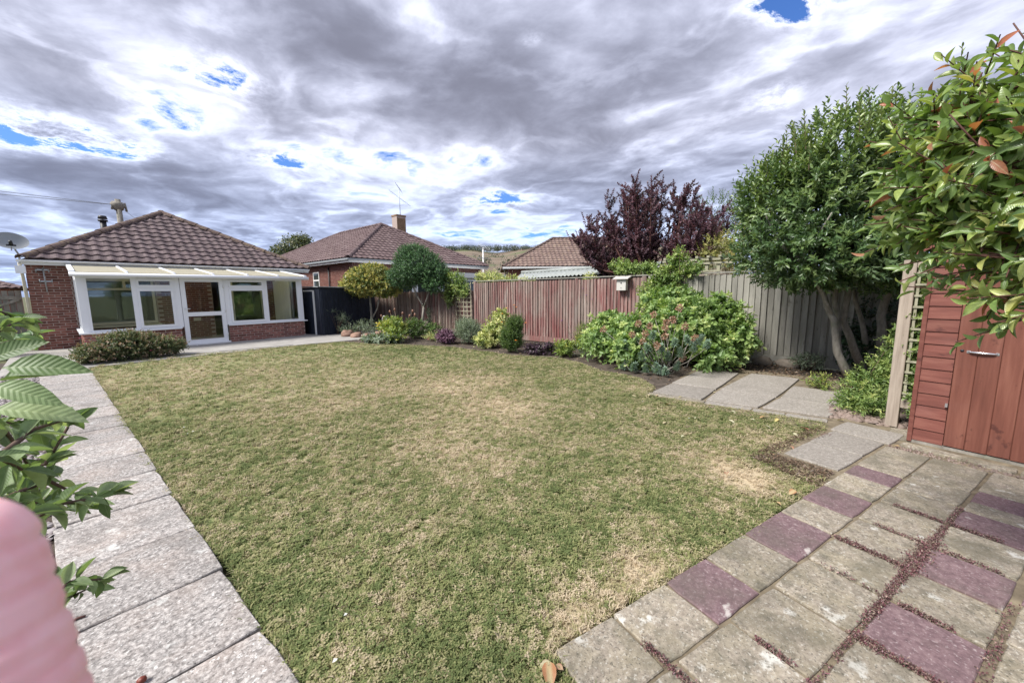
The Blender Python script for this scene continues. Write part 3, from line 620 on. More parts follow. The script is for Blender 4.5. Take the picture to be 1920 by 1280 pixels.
def shoot_leaves(base, dirs, length, nl, Lg, W, ang=50, seed=0, droop=0.0, jitter=.35, rng=None, grow=None):
    """leaves in a spiral along every shoot; returns P, D, N, L, W, t arrays"""
    rng = rng or RNG; m = len(base); dirs = unit(dirs)
    up = np.where(np.abs(dirs[:, 2:3]) > .9, np.array([[1.0, 0, 0]]), np.array([[0, 0, 1.0]])); A = unit(np.cross(dirs, up)); Bv = np.cross(dirs, A)
    t = (np.arange(nl)[None, :]+rng.uniform(0, .8, (m, nl)))/nl; ph = np.arange(nl)[None, :]*2.4+rng.uniform(0, 6.28, (m, 1))+rng.normal(0, .3, (m, nl))
    length = np.broadcast_to(length, (m,))
    P = base[:, None, :]+dirs[:, None, :]*(t*length[:, None])[:, :, None]
    P[:, :, 2] -= droop*(t**2)*length[:, None]
    rad_ = np.cos(ph)[:, :, None]*A[:, None, :]+np.sin(ph)[:, :, None]*Bv[:, None, :]
    an = rad(ang)*(1.15-.55*t)[:, :, None]
    D = np.cos(an)*dirs[:, None, :]+np.sin(an)*rad_+rng.normal(0, jitter*.4, (m, nl, 3)); D[:, :, 2] -= droop*.6*t
    D = unit(D); Nn = unit(dirs[:, None, :]*np.sin(an)-rad_*np.cos(an)+np.array([0, 0, .5])+rng.normal(0, jitter, (m, nl, 3)))
    sz = rng.uniform(.7, 1.15, (m, nl))*(1.0-.35*t**2 if grow is None else grow(t))
    f = lambda a: a.reshape(-1, 3)
    return f(P), f(D), f(Nn), (Lg*sz).ravel(), (W*sz).ravel(), t.ravel()
def plant(name, base, label, cat, blobs, nsh, shl, nl, Lg, W, mat, up=.5, rnd=.5, ang=50, shell=.55, droop=0.0, seed=1, tmpl=None, part='foliage', stemmat=None, trunks=None, tipt=.25, group=None, tcut=None, twigs=0.0, zmin=0.01):
    rng = np.random.default_rng(seed); nsh = int(nsh*1.3); Lg *= 1.12; W *= 1.2
    root = empty(name, (base[0], base[1], 0), label, cat, group)
    P0, dn = blob_points(blobs, nsh, shell, rng)
    dirs = unit(dn*1.0+np.array([0, 0, up])+rng.normal(0, rnd, (nsh, 3)))
    ln = shl*rng.uniform(.6, 1.3, nsh)
    P, D, Nn, Lq, Wq, t = shoot_leaves(P0-dirs*ln[:, None]*.5, dirs, ln, nl, Lg, W, ang, droop=droop, rng=rng)
    sht = np.repeat(rng.random(nsh), nl); tint = np.clip(.62*sht+.25*rng.random(len(P))+tipt*(t-.3), 0, 1)
    ok = P[:, 2] > zmin
    if tcut is not None: ok &= tcut(P)
    P, D, Nn, Lq, Wq, tint = P[ok], D[ok], Nn[ok], Lq[ok], Wq[ok], tint[ok]
    P = P-np.array([base[0], base[1], 0])
    o = link(part, leaves_mesh(part, tmpl or TS, P, D, Nn, Lq, Wq, tint), mat, root); o['kind'] = 'stuff'
    b = MB(); has = False
    for tr in (trunks or []):
        b.tube(*tr[:2], n=tr[2] if len(tr) > 2 else 7); has = True
    if twigs:
        for i in range(nsh):
            a = P0[i]-dirs[i]*ln[i]*.55; b.tube([a, a+dirs[i]*ln[i]*1.0], [twigs, twigs*.5], n=3, cap=False)
        has = True
    if not has:
        for i in range(14):
            q = P0[rng.integers(nsh)]; b.tube([(base[0]+rng.normal(0, .03), base[1]+rng.normal(0, .03), -.03), ((base[0]+q[0])/2, (base[1]+q[1])/2, q[2]*.6), tuple(q)], [.008, .006, .003], n=4)
    b.build('stem' if (not trunks) else 'trunk', stemmat or M['twig'], root)
    return root
def limb(a, b, sag=.1, n=5, seed=0, r0=.05, r1=.02):
    r = random.Random(seed); a = np.array(a, float); b = np.array(b, float); pts = []; d = np.linalg.norm(b-a)
    for i in range(n+1):
        t = i/n; p = a+(b-a)*t; w = math.sin(math.pi*t)
        p = p+np.array([r.uniform(-1, 1), r.uniform(-1, 1), 0])*d*sag*.4*w+np.array([0, 0, -sag*d*w*.3]); pts.append(p)
    return (pts, [r0+(r1-r0)*(i/n) for i in range(n+1)])

def lm(name, stops, **kw): return leaf_mat(name, stops, gain=kw.pop('gain', 1.35), **kw)
M['l_bay'] = lm('bay_leaves', [(0, (.022, .042, .018)), (.4, (.046, .080, .029)), (.75, (.105, .140, .048)), (1, (.175, .200, .078))], rough=.36, spec=.55, tr=.22, gain=2.0)
M['l_phot'] = lm('photinia_leaves', [(0, (.05, .085, .025)), (.5, (.085, .13, .035)), (.78, (.15, .185, .055)), (.88, (.22, .21, .06)), (.95, (.20, .10, .05)), (1, (.26, .055, .05))], rough=.33, spec=.55, tr=.32, gain=1.85)
M['l_photo'] = leaf_mat('photinia_near_leaves', [(0, (.05, .085, .028)), (.45, (.085, .13, .036)), (.8, (.17, .21, .06)), (1, (.25, .25, .085))], src='obj', gain=1.75, rough=.3, spec=.55, tr=.25)
M['l_photr'] = leaf_mat('photinia_red_leaves', [(0, (.20, .07, .045)), (.5, (.26, .12, .06)), (1, (.36, .06, .07))], src='obj', gain=1.3, rough=.32, spec=.5, tr=.3, trc=(1.5, 1.0, .8))
M['l_plum'] = lm('purple_plum_leaves', [(0, (.045, .026, .036)), (.5, (.085, .048, .062)), (.9, (.150, .085, .098)), (1, (.22, .15, .13))], rough=.5, gain=1.3, tr=.28, trc=(1.5, .9, 1.0))
M['l_lime'] = lm('light_green_leaves', [(0, (.055, .10, .028)), (.4, (.11, .165, .05)), (.8, (.19, .24, .075)), (1, (.29, .30, .11))], tr=.32, gain=1.5)
M['l_peony'] = lm('tree_peony_leaves', [(0, (.050, .090, .030)), (.4, (.105, .165, .055)), (.75, (.175, .235, .080)), (1, (.30, .32, .13))], tr=.32, gain=1.65)
M['l_mid'] = lm('mid_green_leaves', [(0, (.035, .065, .02)), (.5, (.065, .11, .03)), (1, (.12, .17, .05))], tr=.25)
M['l_dark'] = lm('dark_green_leaves', [(0, (.012, .028, .014)), (.5, (.022, .048, .022)), (1, (.045, .080, .032))], tr=.12)
M['l_conif'] = lm('dark_conifer_leaves', gain=1.9, stops=[(0, (.018, .042, .020)), (.5, (.032, .070, .028)), (1, (.060, .115, .038))], tr=.15)
M['l_var'] = lm('variegated_leaves', [(0, (.05, .08, .025)), (.35, (.10, .13, .035)), (.6, (.26, .24, .07)), (1, (.42, .36, .12))], tr=.25)
M['l_pale'] = lm('pale_cream_edged_leaves', [(0, (.09, .15, .05)), (.35, (.22, .26, .09)), (.7, (.42, .42, .18)), (1, (.55, .52, .27))], tr=.25)
M['l_ylw'] = lm('yellow_leaves', [(0, (.18, .18, .04)), (.4, (.36, .30, .06)), (.8, (.50, .38, .10)), (1, (.38, .22, .10))], tr=.3)
M['l_prim'] = lm('yellow_green_leaves', [(0, (.07, .12, .03)), (.5, (.15, .20, .045)), (1, (.30, .30, .08))], tr=.3)
M['l_heu'] = lm('purple_leaves', [(0, (.055, .025, .045)), (.5, (.115, .055, .085)), (1, (.22, .13, .17))], tr=.15, trc=(1.3, .9, 1.1))
M['l_hdk'] = lm('dark_purple_leaves', [(0, (.018, .012, .020)), (.6, (.045, .025, .040)), (1, (.11, .07, .09))], tr=.1)
M['l_grey'] = lm('grey_green_leaves', [(0, (.07, .095, .065)), (.5, (.13, .165, .11)), (1, (.22, .26, .18))], tr=.2)
M['l_euph'] = lm('blue_green_spurge_leaves', [(0, (.075, .115, .095)), (.5, (.14, .205, .165)), (1, (.25, .33, .27))], tr=.2, gain=1.4)
M['l_fuch'] = lm('fuchsia_leaves', [(0, (.035, .052, .022)), (.4, (.075, .10, .04)), (.7, (.14, .14, .07)), (.85, (.20, .12, .08)), (1, (.30, .22, .18))], tr=.2)
M['l_tree'] = lm('far_tree_leaves', [(0, (.030, .045, .018)), (.6, (.065, .080, .03)), (1, (.13, .125, .05))], tr=.2)
M['l_gold'] = lm('golden_shrub_leaves', [(0, (.10, .12, .03)), (.5, (.20, .20, .06)), (1, (.36, .30, .12))], tr=.25)
M['l_apple'] = leaf_mat('downy_apple_leaves', [(0, (.085, .13, .055)), (.4, (.13, .19, .08)), (.75, (.20, .27, .13)), (1, (.29, .35, .20))], src='obj', gain=1.15, rough=.5, spec=.35, tr=.3)
M['l_applem'] = lm('downy_apple_leaf_mass', [(0, (.06, .115, .045)), (.4, (.10, .165, .06)), (.75, (.15, .225, .09)), (1, (.22, .30, .14))], rough=.5, tr=.28)
M['dried'] = lm('dried_flower_heads', gain=1.0, stops=[(0, (.22, .11, .07)), (.5, (.40, .215, .145)), (1, (.56, .37, .27))], tr=.1)
M['f_orange'] = plain('orange_petals', (.75, .25, .03), .6); M['f_white'] = plain('white_petals', (.62, .62, .57), .7); M['f_purple'] = plain('purple_petals', (.26, .12, .38), .6); M['f_yellow'] = plain('yellow_petals', (.70, .48, .05), .6)
M['f_pink'] = plain('deep_pink_petals', (.42, .03, .12), .6)

# ------------------------------------------------------------------ roof tiles
def tile_geom(w, Lt, lift=.046, wav=.036, nx=8, double=False):
    """S-profile pantile, x 0..w, y 0 (tail) .. Lt (head)"""
    xs = [i/(nx-1)*(w+.02) for i in range(nx)]
    def h(x): return wav*(math.sin(2*math.pi*(x/w)-.6)*.5+.5)**1.3
    V = []
    for y, z in ((0.0, lift), (Lt, .008)):
        for x in xs: V.append((x, y, z+h(x)))
    for x in xs: V.append((x, 0.004, lift+h(x)-.026))
    F = [(i, i+1, nx+i+1, nx+i) for i in range(nx-1)]+[(2*nx+i, 2*nx+i+1, i+1, i) for i in range(nx-1)]
    return V, F
def roof_face(parent, A, B, CL, CR, w, ex, m, single, seed=0):
    """tiles on the face with eave A->B and ridge CL->CR (CL == CR for a hip end); A,B,C in world coordinates"""
    A, B, CL, CR = [np.array(p, float) for p in (A, B, CL, CR)]; e = unit(B-A); Wd = np.linalg.norm(B-A)
    n = unit(np.cross(B-A, (CL+CR)/2-A)); s = np.cross(n, e)
    if n[2] < 0: n = -n; s = -s
    ul, vl = (CL-A)@e, (CL-A)@s; ur, vr = (CR-A)@e, (CR-A)@s; H = (vl+vr)/2
    nr = int(H/ex)+1; ex = H/nr
    V0, F0 = tile_geom(w, ex+.07); inv = PM(parent).inverted(); rot = Matrix((e, s, n)).transposed().to_4x4(); base = inv @ Matrix.Translation(Vector(tuple(A))) @ rot
    shared = bpy.data.meshes.new('tile'); shared.from_pydata(V0, [], F0); shared.materials.append(m); shared.update()
    bulk = MB(); r = random.Random(seed); cnt = 0
    ncol = int(Wd/w)+2
    for j in range(nr):
        v = j*ex
        for i in range(-1, ncol):
            u = i*w; 
            def lim(vv):
                t = min(max(vv/H, 0), 1); return ul*t, Wd-(Wd-ur)*t
            lo, hi = lim(v); lo2, hi2 = lim(v+ex)
            if u+w < lo+.02 or u > hi-.02: continue
            jz = r.uniform(-.004, .005); ju = r.uniform(-.004, .004)
            full = u >= lo2-.0 and u+w+.02 <= hi2 and u >= lo and u+w+.02 <= hi and v+ex+.07 <= H
            if full and single:
                o = bpy.data.objects.new('tile', shared); COL.objects.link(o); o.parent = parent
                o.matrix_local = base @ Matrix.Translation((u+ju, v, jz)) @ Matrix.Rotation(r.uniform(-.006, .006), 4, 'Z'); cnt += 1; continue
            vs = []
            for (x, y, z) in V0:
                yy = min(v+y, H); l, h = lim(yy); xx = min(max(u+x, l), h); vs.append((xx, yy, z+jz))
            if single:
                b = MB(); b.add([tuple(base @ Vector(q)) for q in vs], F0); o = link('tile', b.mesh('tile'), m, parent); cnt += 1
            else: bulk.add([tuple(base @ Vector(q)) for q in vs], F0)
    if not single: o = link('roof_tiles', bulk.mesh('roof_tiles'), m, parent); o['kind'] = 'stuff'
    return cnt
def hip_line(parent, a, b, m, name='hip_tile', Lt=.42, r0=.115):
    a, b = np.array(a, float), np.array(b, float); d = b-a; n = max(1, int(np.linalg.norm(d)/Lt)); mb0 = None
    q = Vector(tuple(d)).to_track_quat('Y', 'Z').to_matrix().to_4x4()
    V = []; k = 7
    for y, rr in ((0, r0), (Lt*1.08, r0*.86)):
        for R_i in (1.0, .84):
            for i in range(k):
                w = math.pi*i/(k-1); V.append((math.cos(w)*rr*R_i*1.15, y, math.sin(w)*rr*R_i-.02))
    F = [(i, i+1, 2*k+i+1, 2*k+i) for i in range(k-1)]+[(k+i, i, i, k+i) for i in range(0)]+[(i+1, i, k+i, k+i+1) for i in range(k-1)]
    me = bpy.data.meshes.new(name); me.from_pydata(V, [], F); me.materials.append(m); me.update()
    inv = PM(parent).inverted()
    for i in range(n):
        o = bpy.data.objects.new(name, me); COL.objects.link(o); o.parent = parent
        p = a+d*(i/n); o.matrix_local = inv @ Matrix.Translation(Vector(tuple(p))) @ q @ Matrix.Translation((random.uniform(-.006, .006), 0, random.uniform(0, .012)))
def hip_roof(parent, x0, x1, y0, y1, z, rise, mtile, w, ex, faces, single=False, M4=None, ridge=True, apexx=None):
    """axis-aligned hipped roof (optionally turned by matrix M4); long side along y when deeper than wide"""
    W, Dp = x1-x0, y1-y0
    T = (lambda p: tuple(M4 @ Vector(p))) if M4 is not None else (lambda p: p)
    c = {k: T(p) for k, p in dict(a=(x0, y0, z), b=(x1, y0, z), c=(x1, y1, z), d=(x0, y1, z)).items()}
    if Dp >= W:
        xm = apexx if apexx else (x0+x1)/2; r1, r2 = T((xm, y0+W/2, z+rise)), T((xm, y1-W/2, z+rise))
        fs = dict(front=('a', 'b', r1, r1), right=('b', 'c', r1, r2), back=('c', 'd', r2, r2), left=('d', 'a', r2, r1)); hips = [('a', r1), ('b', r1), ('c', r2), ('d', r2)]
    else:
        ym = (y0+y1)/2; r1, r2 = T((x0+Dp/2, ym, z+rise)), T((x1-Dp/2, ym, z+rise))
        fs = dict(front=('a', 'b', r1, r2), right=('b', 'c', r2, r2), back=('c', 'd', r2, r1), left=('d', 'a', r1, r1)); hips = [('a', r1), ('b', r2), ('c', r2), ('d', r1)]
    b = MB(); dn = -.012
    for k, (p, q, rl, rr) in fs.items():
        P_, Q_ = c[p], c[q]; o = lambda t: (t[0], t[1], t[2]+dn)
        if rl == rr: b.add([o(P_), o(Q_), o(rl)], [(0, 1, 2)])
        else: b.add([o(P_), o(Q_), o(rr), o(rl)], [(0, 1, 2, 3)])
    b.build('roof', mtile, parent); n = 0
    for k in faces:
        p, q, rl, rr = fs[k]; n += roof_face(parent, c[p], c[q], rl, rr, w, ex, mtile, single and k == 'front')
    hm = M['hip'] if mtile is not M['tile_far'] else M['tile_far']
    for p, rr in hips:
        hip_line(parent, (c[p][0], c[p][1], c[p][2]+.03), (rr[0], rr[1], rr[2]+.04), hm)
    if r1 != r2: hip_line(parent, (r1[0], r1[1], r1[2]+.04), (r2[0], r2[1], r2[2]+.04), hm, 'ridge_tile')
    return n
BR = None
def brick_run(parent, x0, x1, y, z0, n_rows, m=None, axis='x', holes=(), joined=False, bw=.215, bh=.0643, pitch=.0745, seed=0, jointx=.0105):
    """stretcher-bond bricks standing 6 mm proud of the mortar plane at y (facing -y) or at x=y (axis 'y', facing -x)"""
    global BR
    m = m or M['brick']; r = random.Random(seed); bulk = MB()
    if BR is None:
        b = MB(); b.bbox(-.1045, .1045, -.005, .05, 0, .060, .004); BR = b.mesh('brick'); BR.materials.append(m)
    inv = PM(parent).inverted(); step = bw+jointx
    for j in range(n_rows):
        z = z0+j*pitch; off = (step/2 if j % 2 else 0); u = x0-off
        while u < x1-.02:
            a, c = max(u, x0), min(u+bw, x1); u += step
            if c-a < .03: continue
            if any(h[0] < (a+c)/2 < h[1] and h[2] < z+bh/2 < h[3] for h in holes): continue
            jy = r.uniform(-.003, .002)
            if joined:
                if axis == 'x': bulk.box(a, c, y-.005+jy, y+.02, z, z+bh-.003)
                else: bulk.box(y-.006+jy, y+.02, a, c, z, z+bh)
                continue
            mt = Matrix.Translation(((a+c)/2, y+jy, z)) if axis == 'x' else Matrix.Translation((y+jy, (a+c)/2, z)) @ Matrix.Rotation(-math.pi/2, 4, 'Z')
            o = bpy.data.objects.new('brick', BR); COL.objects.link(o); o.parent = parent; o.matrix_local = inv @ mt @ Matrix.Diagonal(((c-a)/bw, 1, 1, 1))
    if joined: bulk.build('brickwork', m, parent, kind='stuff')

# ------------------------------------------------------------------ the bungalow with its conservatory
HX0, HX1, HY = -.46, 6.45, 17.1
house = empty('bungalow', (3.0, HY, 0), 'brick bungalow with hipped brown pantile roof behind the white conservatory', 'house')
w = MB(); t_ = .22
WIN = [(.52, 2.12, .58, 2.03), (3.62, 4.05, .02, 2.0), (4.05, 5.25, .02, 2.03)]
# wall made of pieces round the openings
w.box(HX0, .52, HY, HY+t_, -.08, 2.43); w.box(.52, 2.12, HY, HY+t_, -.08, .58); w.box(.52, 2.12, HY, HY+t_, 2.03, 2.43); w.box(2.12, 3.62, HY, HY+t_, -.08, 2.43)
w.box(3.62, 5.25, HY, HY+t_, 2.03, 2.43); w.box(5.25, HX1, HY, HY+t_, -.08, 2.43)
w.box(HX0, HX0+t_, HY+t_, HY+13, -.08, 2.43); w.box(HX1-t_, HX1, HY+t_, HY+13, -.08, 2.43); w.box(HX0, HX1, HY+13, HY+13.2, -.08, 2.43)
w.build('wall', M['mortar'], house)
brick_run(house, HX0, .335, HY, -.01, 33, seed=1)
brick_run(house, .345, HX1, HY, -.01, 33, seed=2, joined=True, holes=[(.42, 2.22, .50, 2.1), (3.55, 5.3, -.1, 2.05)])
brick_run(house, HY, HY+3, HX0, -.01, 33, seed=3, joined=True, axis='y')
r_ = MB(); r_.box(HX0+t_+.01, HX1-t_-.01, HY+t_+.01, HY+4.2, -.02, -.005); r_.build('floor', M['room'], house)
r_ = MB(); r_.box(HX0+t_+.01, HX1-t_-.01, HY+4.2, HY+4.25, 0, 2.4); r_.box(3.0, 3.08, HY+t_+.02, HY+4.19, 0, 2.4); r_.box(HX0+t_+.01, HX1-t_-.01, HY+t_+.02, HY+4.25, 2.405, 2.42); r_.build('inner_wall', M['room'], house)
def framed(parent, x0, x1, z0, z1, y, m, fw=.06, fd=.07, name='window', mull=(), trans=(), glass=None, pane_name='pane'):
    """frame (with mullions and transoms as (pos, a, b)) and one pane; sits at y, facing -y"""
    b = MB(); b.box(x0, x0+fw, y, y+fd, z0, z1); b.box(x1-fw, x1, y, y+fd, z0, z1); b.box(x0+fw, x1-fw, y, y+fd, z1-fw, z1); b.box(x0+fw, x1-fw, y, y+fd, z0, z0+fw)
    for (p, a, c) in mull: b.box(p-fw*.45, p+fw*.45, y+.003, y+fd-.003, a, c)
    for (p, a, c) in trans: b.box(a, c, y+.005, y+fd-.005, p-fw*.45, p+fw*.45)
    f = b.build(name, m, parent)
    g = MB(); g.box(x0+fw*.5, x1-fw*.5, y+fd*.5, y+fd*.5+.006, z0+fw*.5, z1-fw*.5); g.build(pane_name, glass or M['glass'], f); return f
framed(house, .53, 2.11, .60, 2.02, HY+.02, M['cream'], .075, .08, mull=[(1.42, 1.70, 1.95)], trans=[(1.70, .60, 2.04)], glass=M['glass_in'])
s_ = MB(); s_.box(.45, 2.18, HY-.08, HY-.008, .53, .585); s_.build('window_sill', M['cream'], house)
framed(house, 4.12, 5.22, .03, 2.02, HY+.02, M['cream'], .07, .08, name='door', glass=M['glass_in'])
for (a_, c_) in ((.60, 2.04), (4.18, 5.16)):
    q = MB(); q.box(a_, c_, HY+.125, HY+.135, .62 if a_ < 1 else .06, 1.98); q.build('reflection_sheet', plain('grey_reflection', (.30, .315, .275), .8), house)  # sheet added behind the glass, its grey standing in for reflections in the panes
d_ = MB(); d_.box(4.02, 4.07, HY-.75, HY-.02, .04, 1.99); dd = d_.build('door', M['cream'], house)
d_ = MB(); d_.tube([(4.0, HY-.70, 1.0), (3.94, HY-.70, 1.0), (3.94, HY-.60, 1.0)], .012, 6); d_.build('handle', M['chrome'], dd)
c_ = MB()  # curtain folds at the right end wall
cv = []; n_ = 40
for i in range(n_+1):
    y = 15.25+1.55*i/n_; x = 5.52+.035*math.sin(i*1.35); cv += [(x, y, .06), (x, y, 1.98)]
c_.add(cv, [(2*i, 2*i+2, 2*i+3, 2*i+1) for i in range(n_)], True); tag(c_.build('curtain', plain('off_white_curtain', (.70, .69, .62), .9)), 'off-white curtain hanging at the right end inside the conservatory', 'curtain')
f_ = MB(); f_.box(HX0-.05, HX1+.42, 16.80, 16.825, 2.36, 2.50); f_.build('fascia', M['white'], house)
f_ = MB(); f_.box(HX0-.04, HX1+.30, 16.826, 17.09, 2.37, 2.385); f_.build('soffit', M['white'], house)
f_ = MB(); gp = [(0, 16.80-.10*math.sin(a)-.0, 2.47-.075*math.sin(a)*0) for a in (0,)]
pr = [(16.795-.055+.055*math.cos(a), 2.475+.05*math.sin(a)) for a in [math.pi*k/8+math.pi for k in range(9)]]
V = [(x, y, z) for x in (HX0-.12, HX1+.42) for y, z in pr]; f_.add(V, [(i, i+1, 9+i+1, 9+i) for i in range(8)], True); V2 = [(x, y, z-.004) for x, y, z in V]
f_.box(HX0-.12, HX1+.42, 16.676, 16.688, 2.465, 2.485); f_.build('gutter', M['pvc'], house)
d_ = MB(); d_.tube([(-.53, 16.74, 2.40), (-.53, 16.80, 2.30), (-.525, 16.98, 2.18), (-.52, 17.03, 2.05), (-.50, 17.03, .0)], .034, 8); dp = d_.build('downpipe', M['cream'], house)
d_ = MB(); d_.box(-.62, -.44, 16.68, 16.82, 2.12, 2.32); d_.build('hopper', M['pvc'], dp)
hip_roof(house, -.50, 6.86, 16.70, 16.70+13.8, 2.50, 2.16, M['tile'], .27, .345, ['front'], single=True, apexx=3.0)
v_ = MB(); v_.tube([(1.56, 23, 3.5), (1.56, 23, 4.5)], [.10, .10], 10); v_.tube([(1.56, 23, 4.5), (1.56, 23, 4.56)], [.15, .15], 10); v_.tube([(1.56, 23, 4.60), (1.56, 23, 4.72)], [.15, .12], 10); v_.build('flue_terminal', M['black'], house)

dish = empty('satellite_dish', (-.62, 16.9, 2.45), 'grey satellite dish on the left corner of the bungalow roof', 'satellite dish')
b = MB(); Vd = []; nr, na = 6, 24
for i in range(nr+1):
    for k2 in range(na):
        rr = .29*i/nr; Vd.append((rr*math.cos(2*math.pi*k2/na)*1.08, .16*(rr/.29)**2*.45, rr*math.sin(2*math.pi*k2/na)*.92))
mt = Matrix.Translation((-.62, 16.78, 2.93)) @ Matrix.Rotation(rad(12), 4, 'Z') @ Matrix.Rotation(rad(-32), 4, 'X') @ Matrix.Rotation(math.pi, 4, 'Z')
Vd = [tuple(mt @ Vector(v)) for v in Vd]; b.add(Vd, [(i*na+k2, i*na+(k2+1) % na, (i+1)*na+(k2+1) % na, (i+1)*na+k2) for i in range(nr) for k2 in range(na)], True); b.build('reflector', M['greypaint'], dish)
b = MB(); b.tube([(-.52, 16.95, 2.4), (-.52, 16.92, 2.62), (-.60, 16.82, 2.86)], .022, 6); b.tube([(-.62, 16.78, 2.72), (-.60, 16.38, 2.86)], .012, 5); b.build('mounting_arm', M['metal'], dish)
b = MB(); b.tube([(-.60, 16.40, 2.84), (-.60, 16.30, 2.92)], [.04, .03], 8); b.box(-.68, -.52, 16.38, 16.42, 2.80, 2.84); b.build('receiver', M['black'], dish)

brk = empty('aerial_bracket', (-.2, 17.08, 2.0), 'grey T-shaped metal bracket fixed to the brick wall left of the conservatory', 'bracket')
b = MB(); b.box(-.28, -.05, 17.045, 17.085, 2.22, 2.26); b.box(-.24, -.02, 17.045, 17.085, 1.90, 1.94); b.tube([(-.15, 17.03, 2.30), (-.14, 17.03, 1.62)], .016, 6)
b.tube([(-.28, 17.04, 2.26), (-.28, 17.04, 2.17)], .014, 5); b.tube([(-.05, 17.04, 2.26), (-.05, 17.04, 2.17)], .014, 5); b.tube([(-.24, 17.04, 1.97), (-.24, 17.04, 1.88)], .014, 5); b.tube([(-.02, 17.04, 1.97), (-.02, 17.04, 1.88)], .014, 5)
b.build('bracket_frame', M['metal'], brk)

CY0 = 14.70; CX0, CX1 = .36, 5.74
con = empty('conservatory', (3.0, CY0, 0), 'white lean-to conservatory with cream roof panels on low brick walls', 'conservatory')
for q_ in ((CX0+.006, 2.30, CY0, CY0+.1), (3.46, CX1-.006, CY0, CY0+.1), (CX0+.006, CX0+.10, CY0+.1, HY-.01), (CX1-.10, CX1-.006, CY0+.1, HY-.01)):
    b = MB(); b.box(*q_, -.06, .515); b.build('low_wall', M['mortar'], con)
brick_run(con, CX0, 2.30, CY0, -.01, 7, seed=5); brick_run(con, 3.46, CX1, CY0, -.01, 7, seed=6); brick_run(con, CY0+.01, HY-.02, CX0, -.01, 7, seed=7, axis='y')
b = MB(); b.box(CX0-.07, 2.31, CY0-.07, CY0+.12, .517, .552); b.box(3.45, CX1+.09, CY0-.07, CY0+.12, .517, .552); b.box(CX0-.07, CX0+.12, CY0+.12, HY-.012, .517, .552); b.box(CX1-.1, CX1+.09, CY0+.12, HY-.012, .517, .552); b.build('window_sill', M['pvc'], con)
b = MB(); b.box(CX0+.1, CX1-.1, CY0+.1, HY-.01, -.01, .01); b.build('floor', plain('pale_floor', (.32, .30, .25), .5), con)
zt = 2.0
b = MB()
for (x0, x1) in ((CX0, CX0+.13), (CX1-.13, CX1)): b.box(x0, x1, CY0, CY0+.13, .553, zt)
b.box(2.26, 2.36, CY0+.005, CY0+.075, .553, zt); b.box(3.42, 3.50, CY0+.005, CY0+.075, .553, zt); b.box(CX0, CX1, CY0-.004, CY0+.09, zt, zt+.07)
b.box(CX0+.004, CX0+.08, CY0+.13, HY-.06, zt, zt+.07); b.box(CX1-.08, CX1-.004, CY0+.13, HY-.06, zt, zt+.07)
b.build('frame', M['pvc'], con)
def casement(x0, x1, zs):
    framed(con, x0, x1, .553, zt, CY0+.01, M['pvc'], .05, .06)
    if zs:
        f1 = framed(con, x0+.05, x1-.05, zs+.03, zt-.05, CY0-.012, M['pvc'], .055, .05, name='top_window'); f2 = framed(con, x0+.05, x1-.05, .603, zs-.03, CY0-.012, M['pvc'], .055, .05, name='opening_window')
        q = MB(); q.box(x0+.05, x1-.05, CY0+.012, CY0+.06, zs-.03, zs+.03); q.build('transom', M['pvc'], con)
casement(CX0+.13, 1.40, None); casement(1.40, 2.26, 1.70); casement(3.50, 4.58, 1.70); casement(4.58, CX1-.13, None)
for i in range(3):   # left side windows
    y0 = CY0+.13+i*.74; q = MB(); 
    for (a, c, z0, z1) in ((y0, y0+.06, .553, zt), (y0+.68, y0+.74, .553, zt), (y0+.06, y0+.68, .553, .613), (y0+.06, y0+.68, zt-.06, zt)): q.box(CX0+.008, CX0+.072, a, c, z0, z1)
    fo = q.build('window', M['pvc'], con); q = MB(); q.box(CX0+.036, CX0+.042, y0+.03, y0+.71, .58, zt-.03); q.build('pane', M['glass'], fo)
    q = MB()
    for (a, c, z0, z1) in ((y0, y0+.06, .553, zt), (y0+.68, y0+.74, .553, zt), (y0+.06, y0+.68, .553, .613), (y0+.06, y0+.68, zt-.06, zt)): q.box(CX1-.072, CX1-.008, a, c, z0, z1)
    fo = q.build('window', M['pvc'], con); q = MB(); q.box(CX1-.042, CX1-.036, y0+.03, y0+.71, .58, zt-.03); q.build('pane', M['glass'], fo)
door = framed(con, 2.37, 3.41, .04, 1.995, CY0-.02, M['pvc'], .11, .07, name='door', trans=[(.92, 2.46, 3.32)])
q = MB(); q.box(2.45, 3.33, CY0-.022, CY0+.048, .86, .98); q.build('mid_rail', M['pvc'], door)
q = MB(); q.box(2.33, 3.45, CY0-.10, CY0+.08, -.01, .04); q.build('threshold', M['pvc'], con)
q = MB(); q.box(2.40, 2.43, CY0-.035, CY0-.021, .95, 1.13); q.tube([(2.415, CY0-.04, 1.09), (2.415, CY0-.07, 1.09), (2.54, CY0-.07, 1.09)], .010, 6); q.build('handle', M['pvc'], door)
for z_ in (.25, 1.0, 1.75):
    q = MB(); q.tube([(3.405, CY0-.035, z_-.05), (3.405, CY0-.035, z_+.05)], .013, 8); q.build('hinge', M['white'], door)
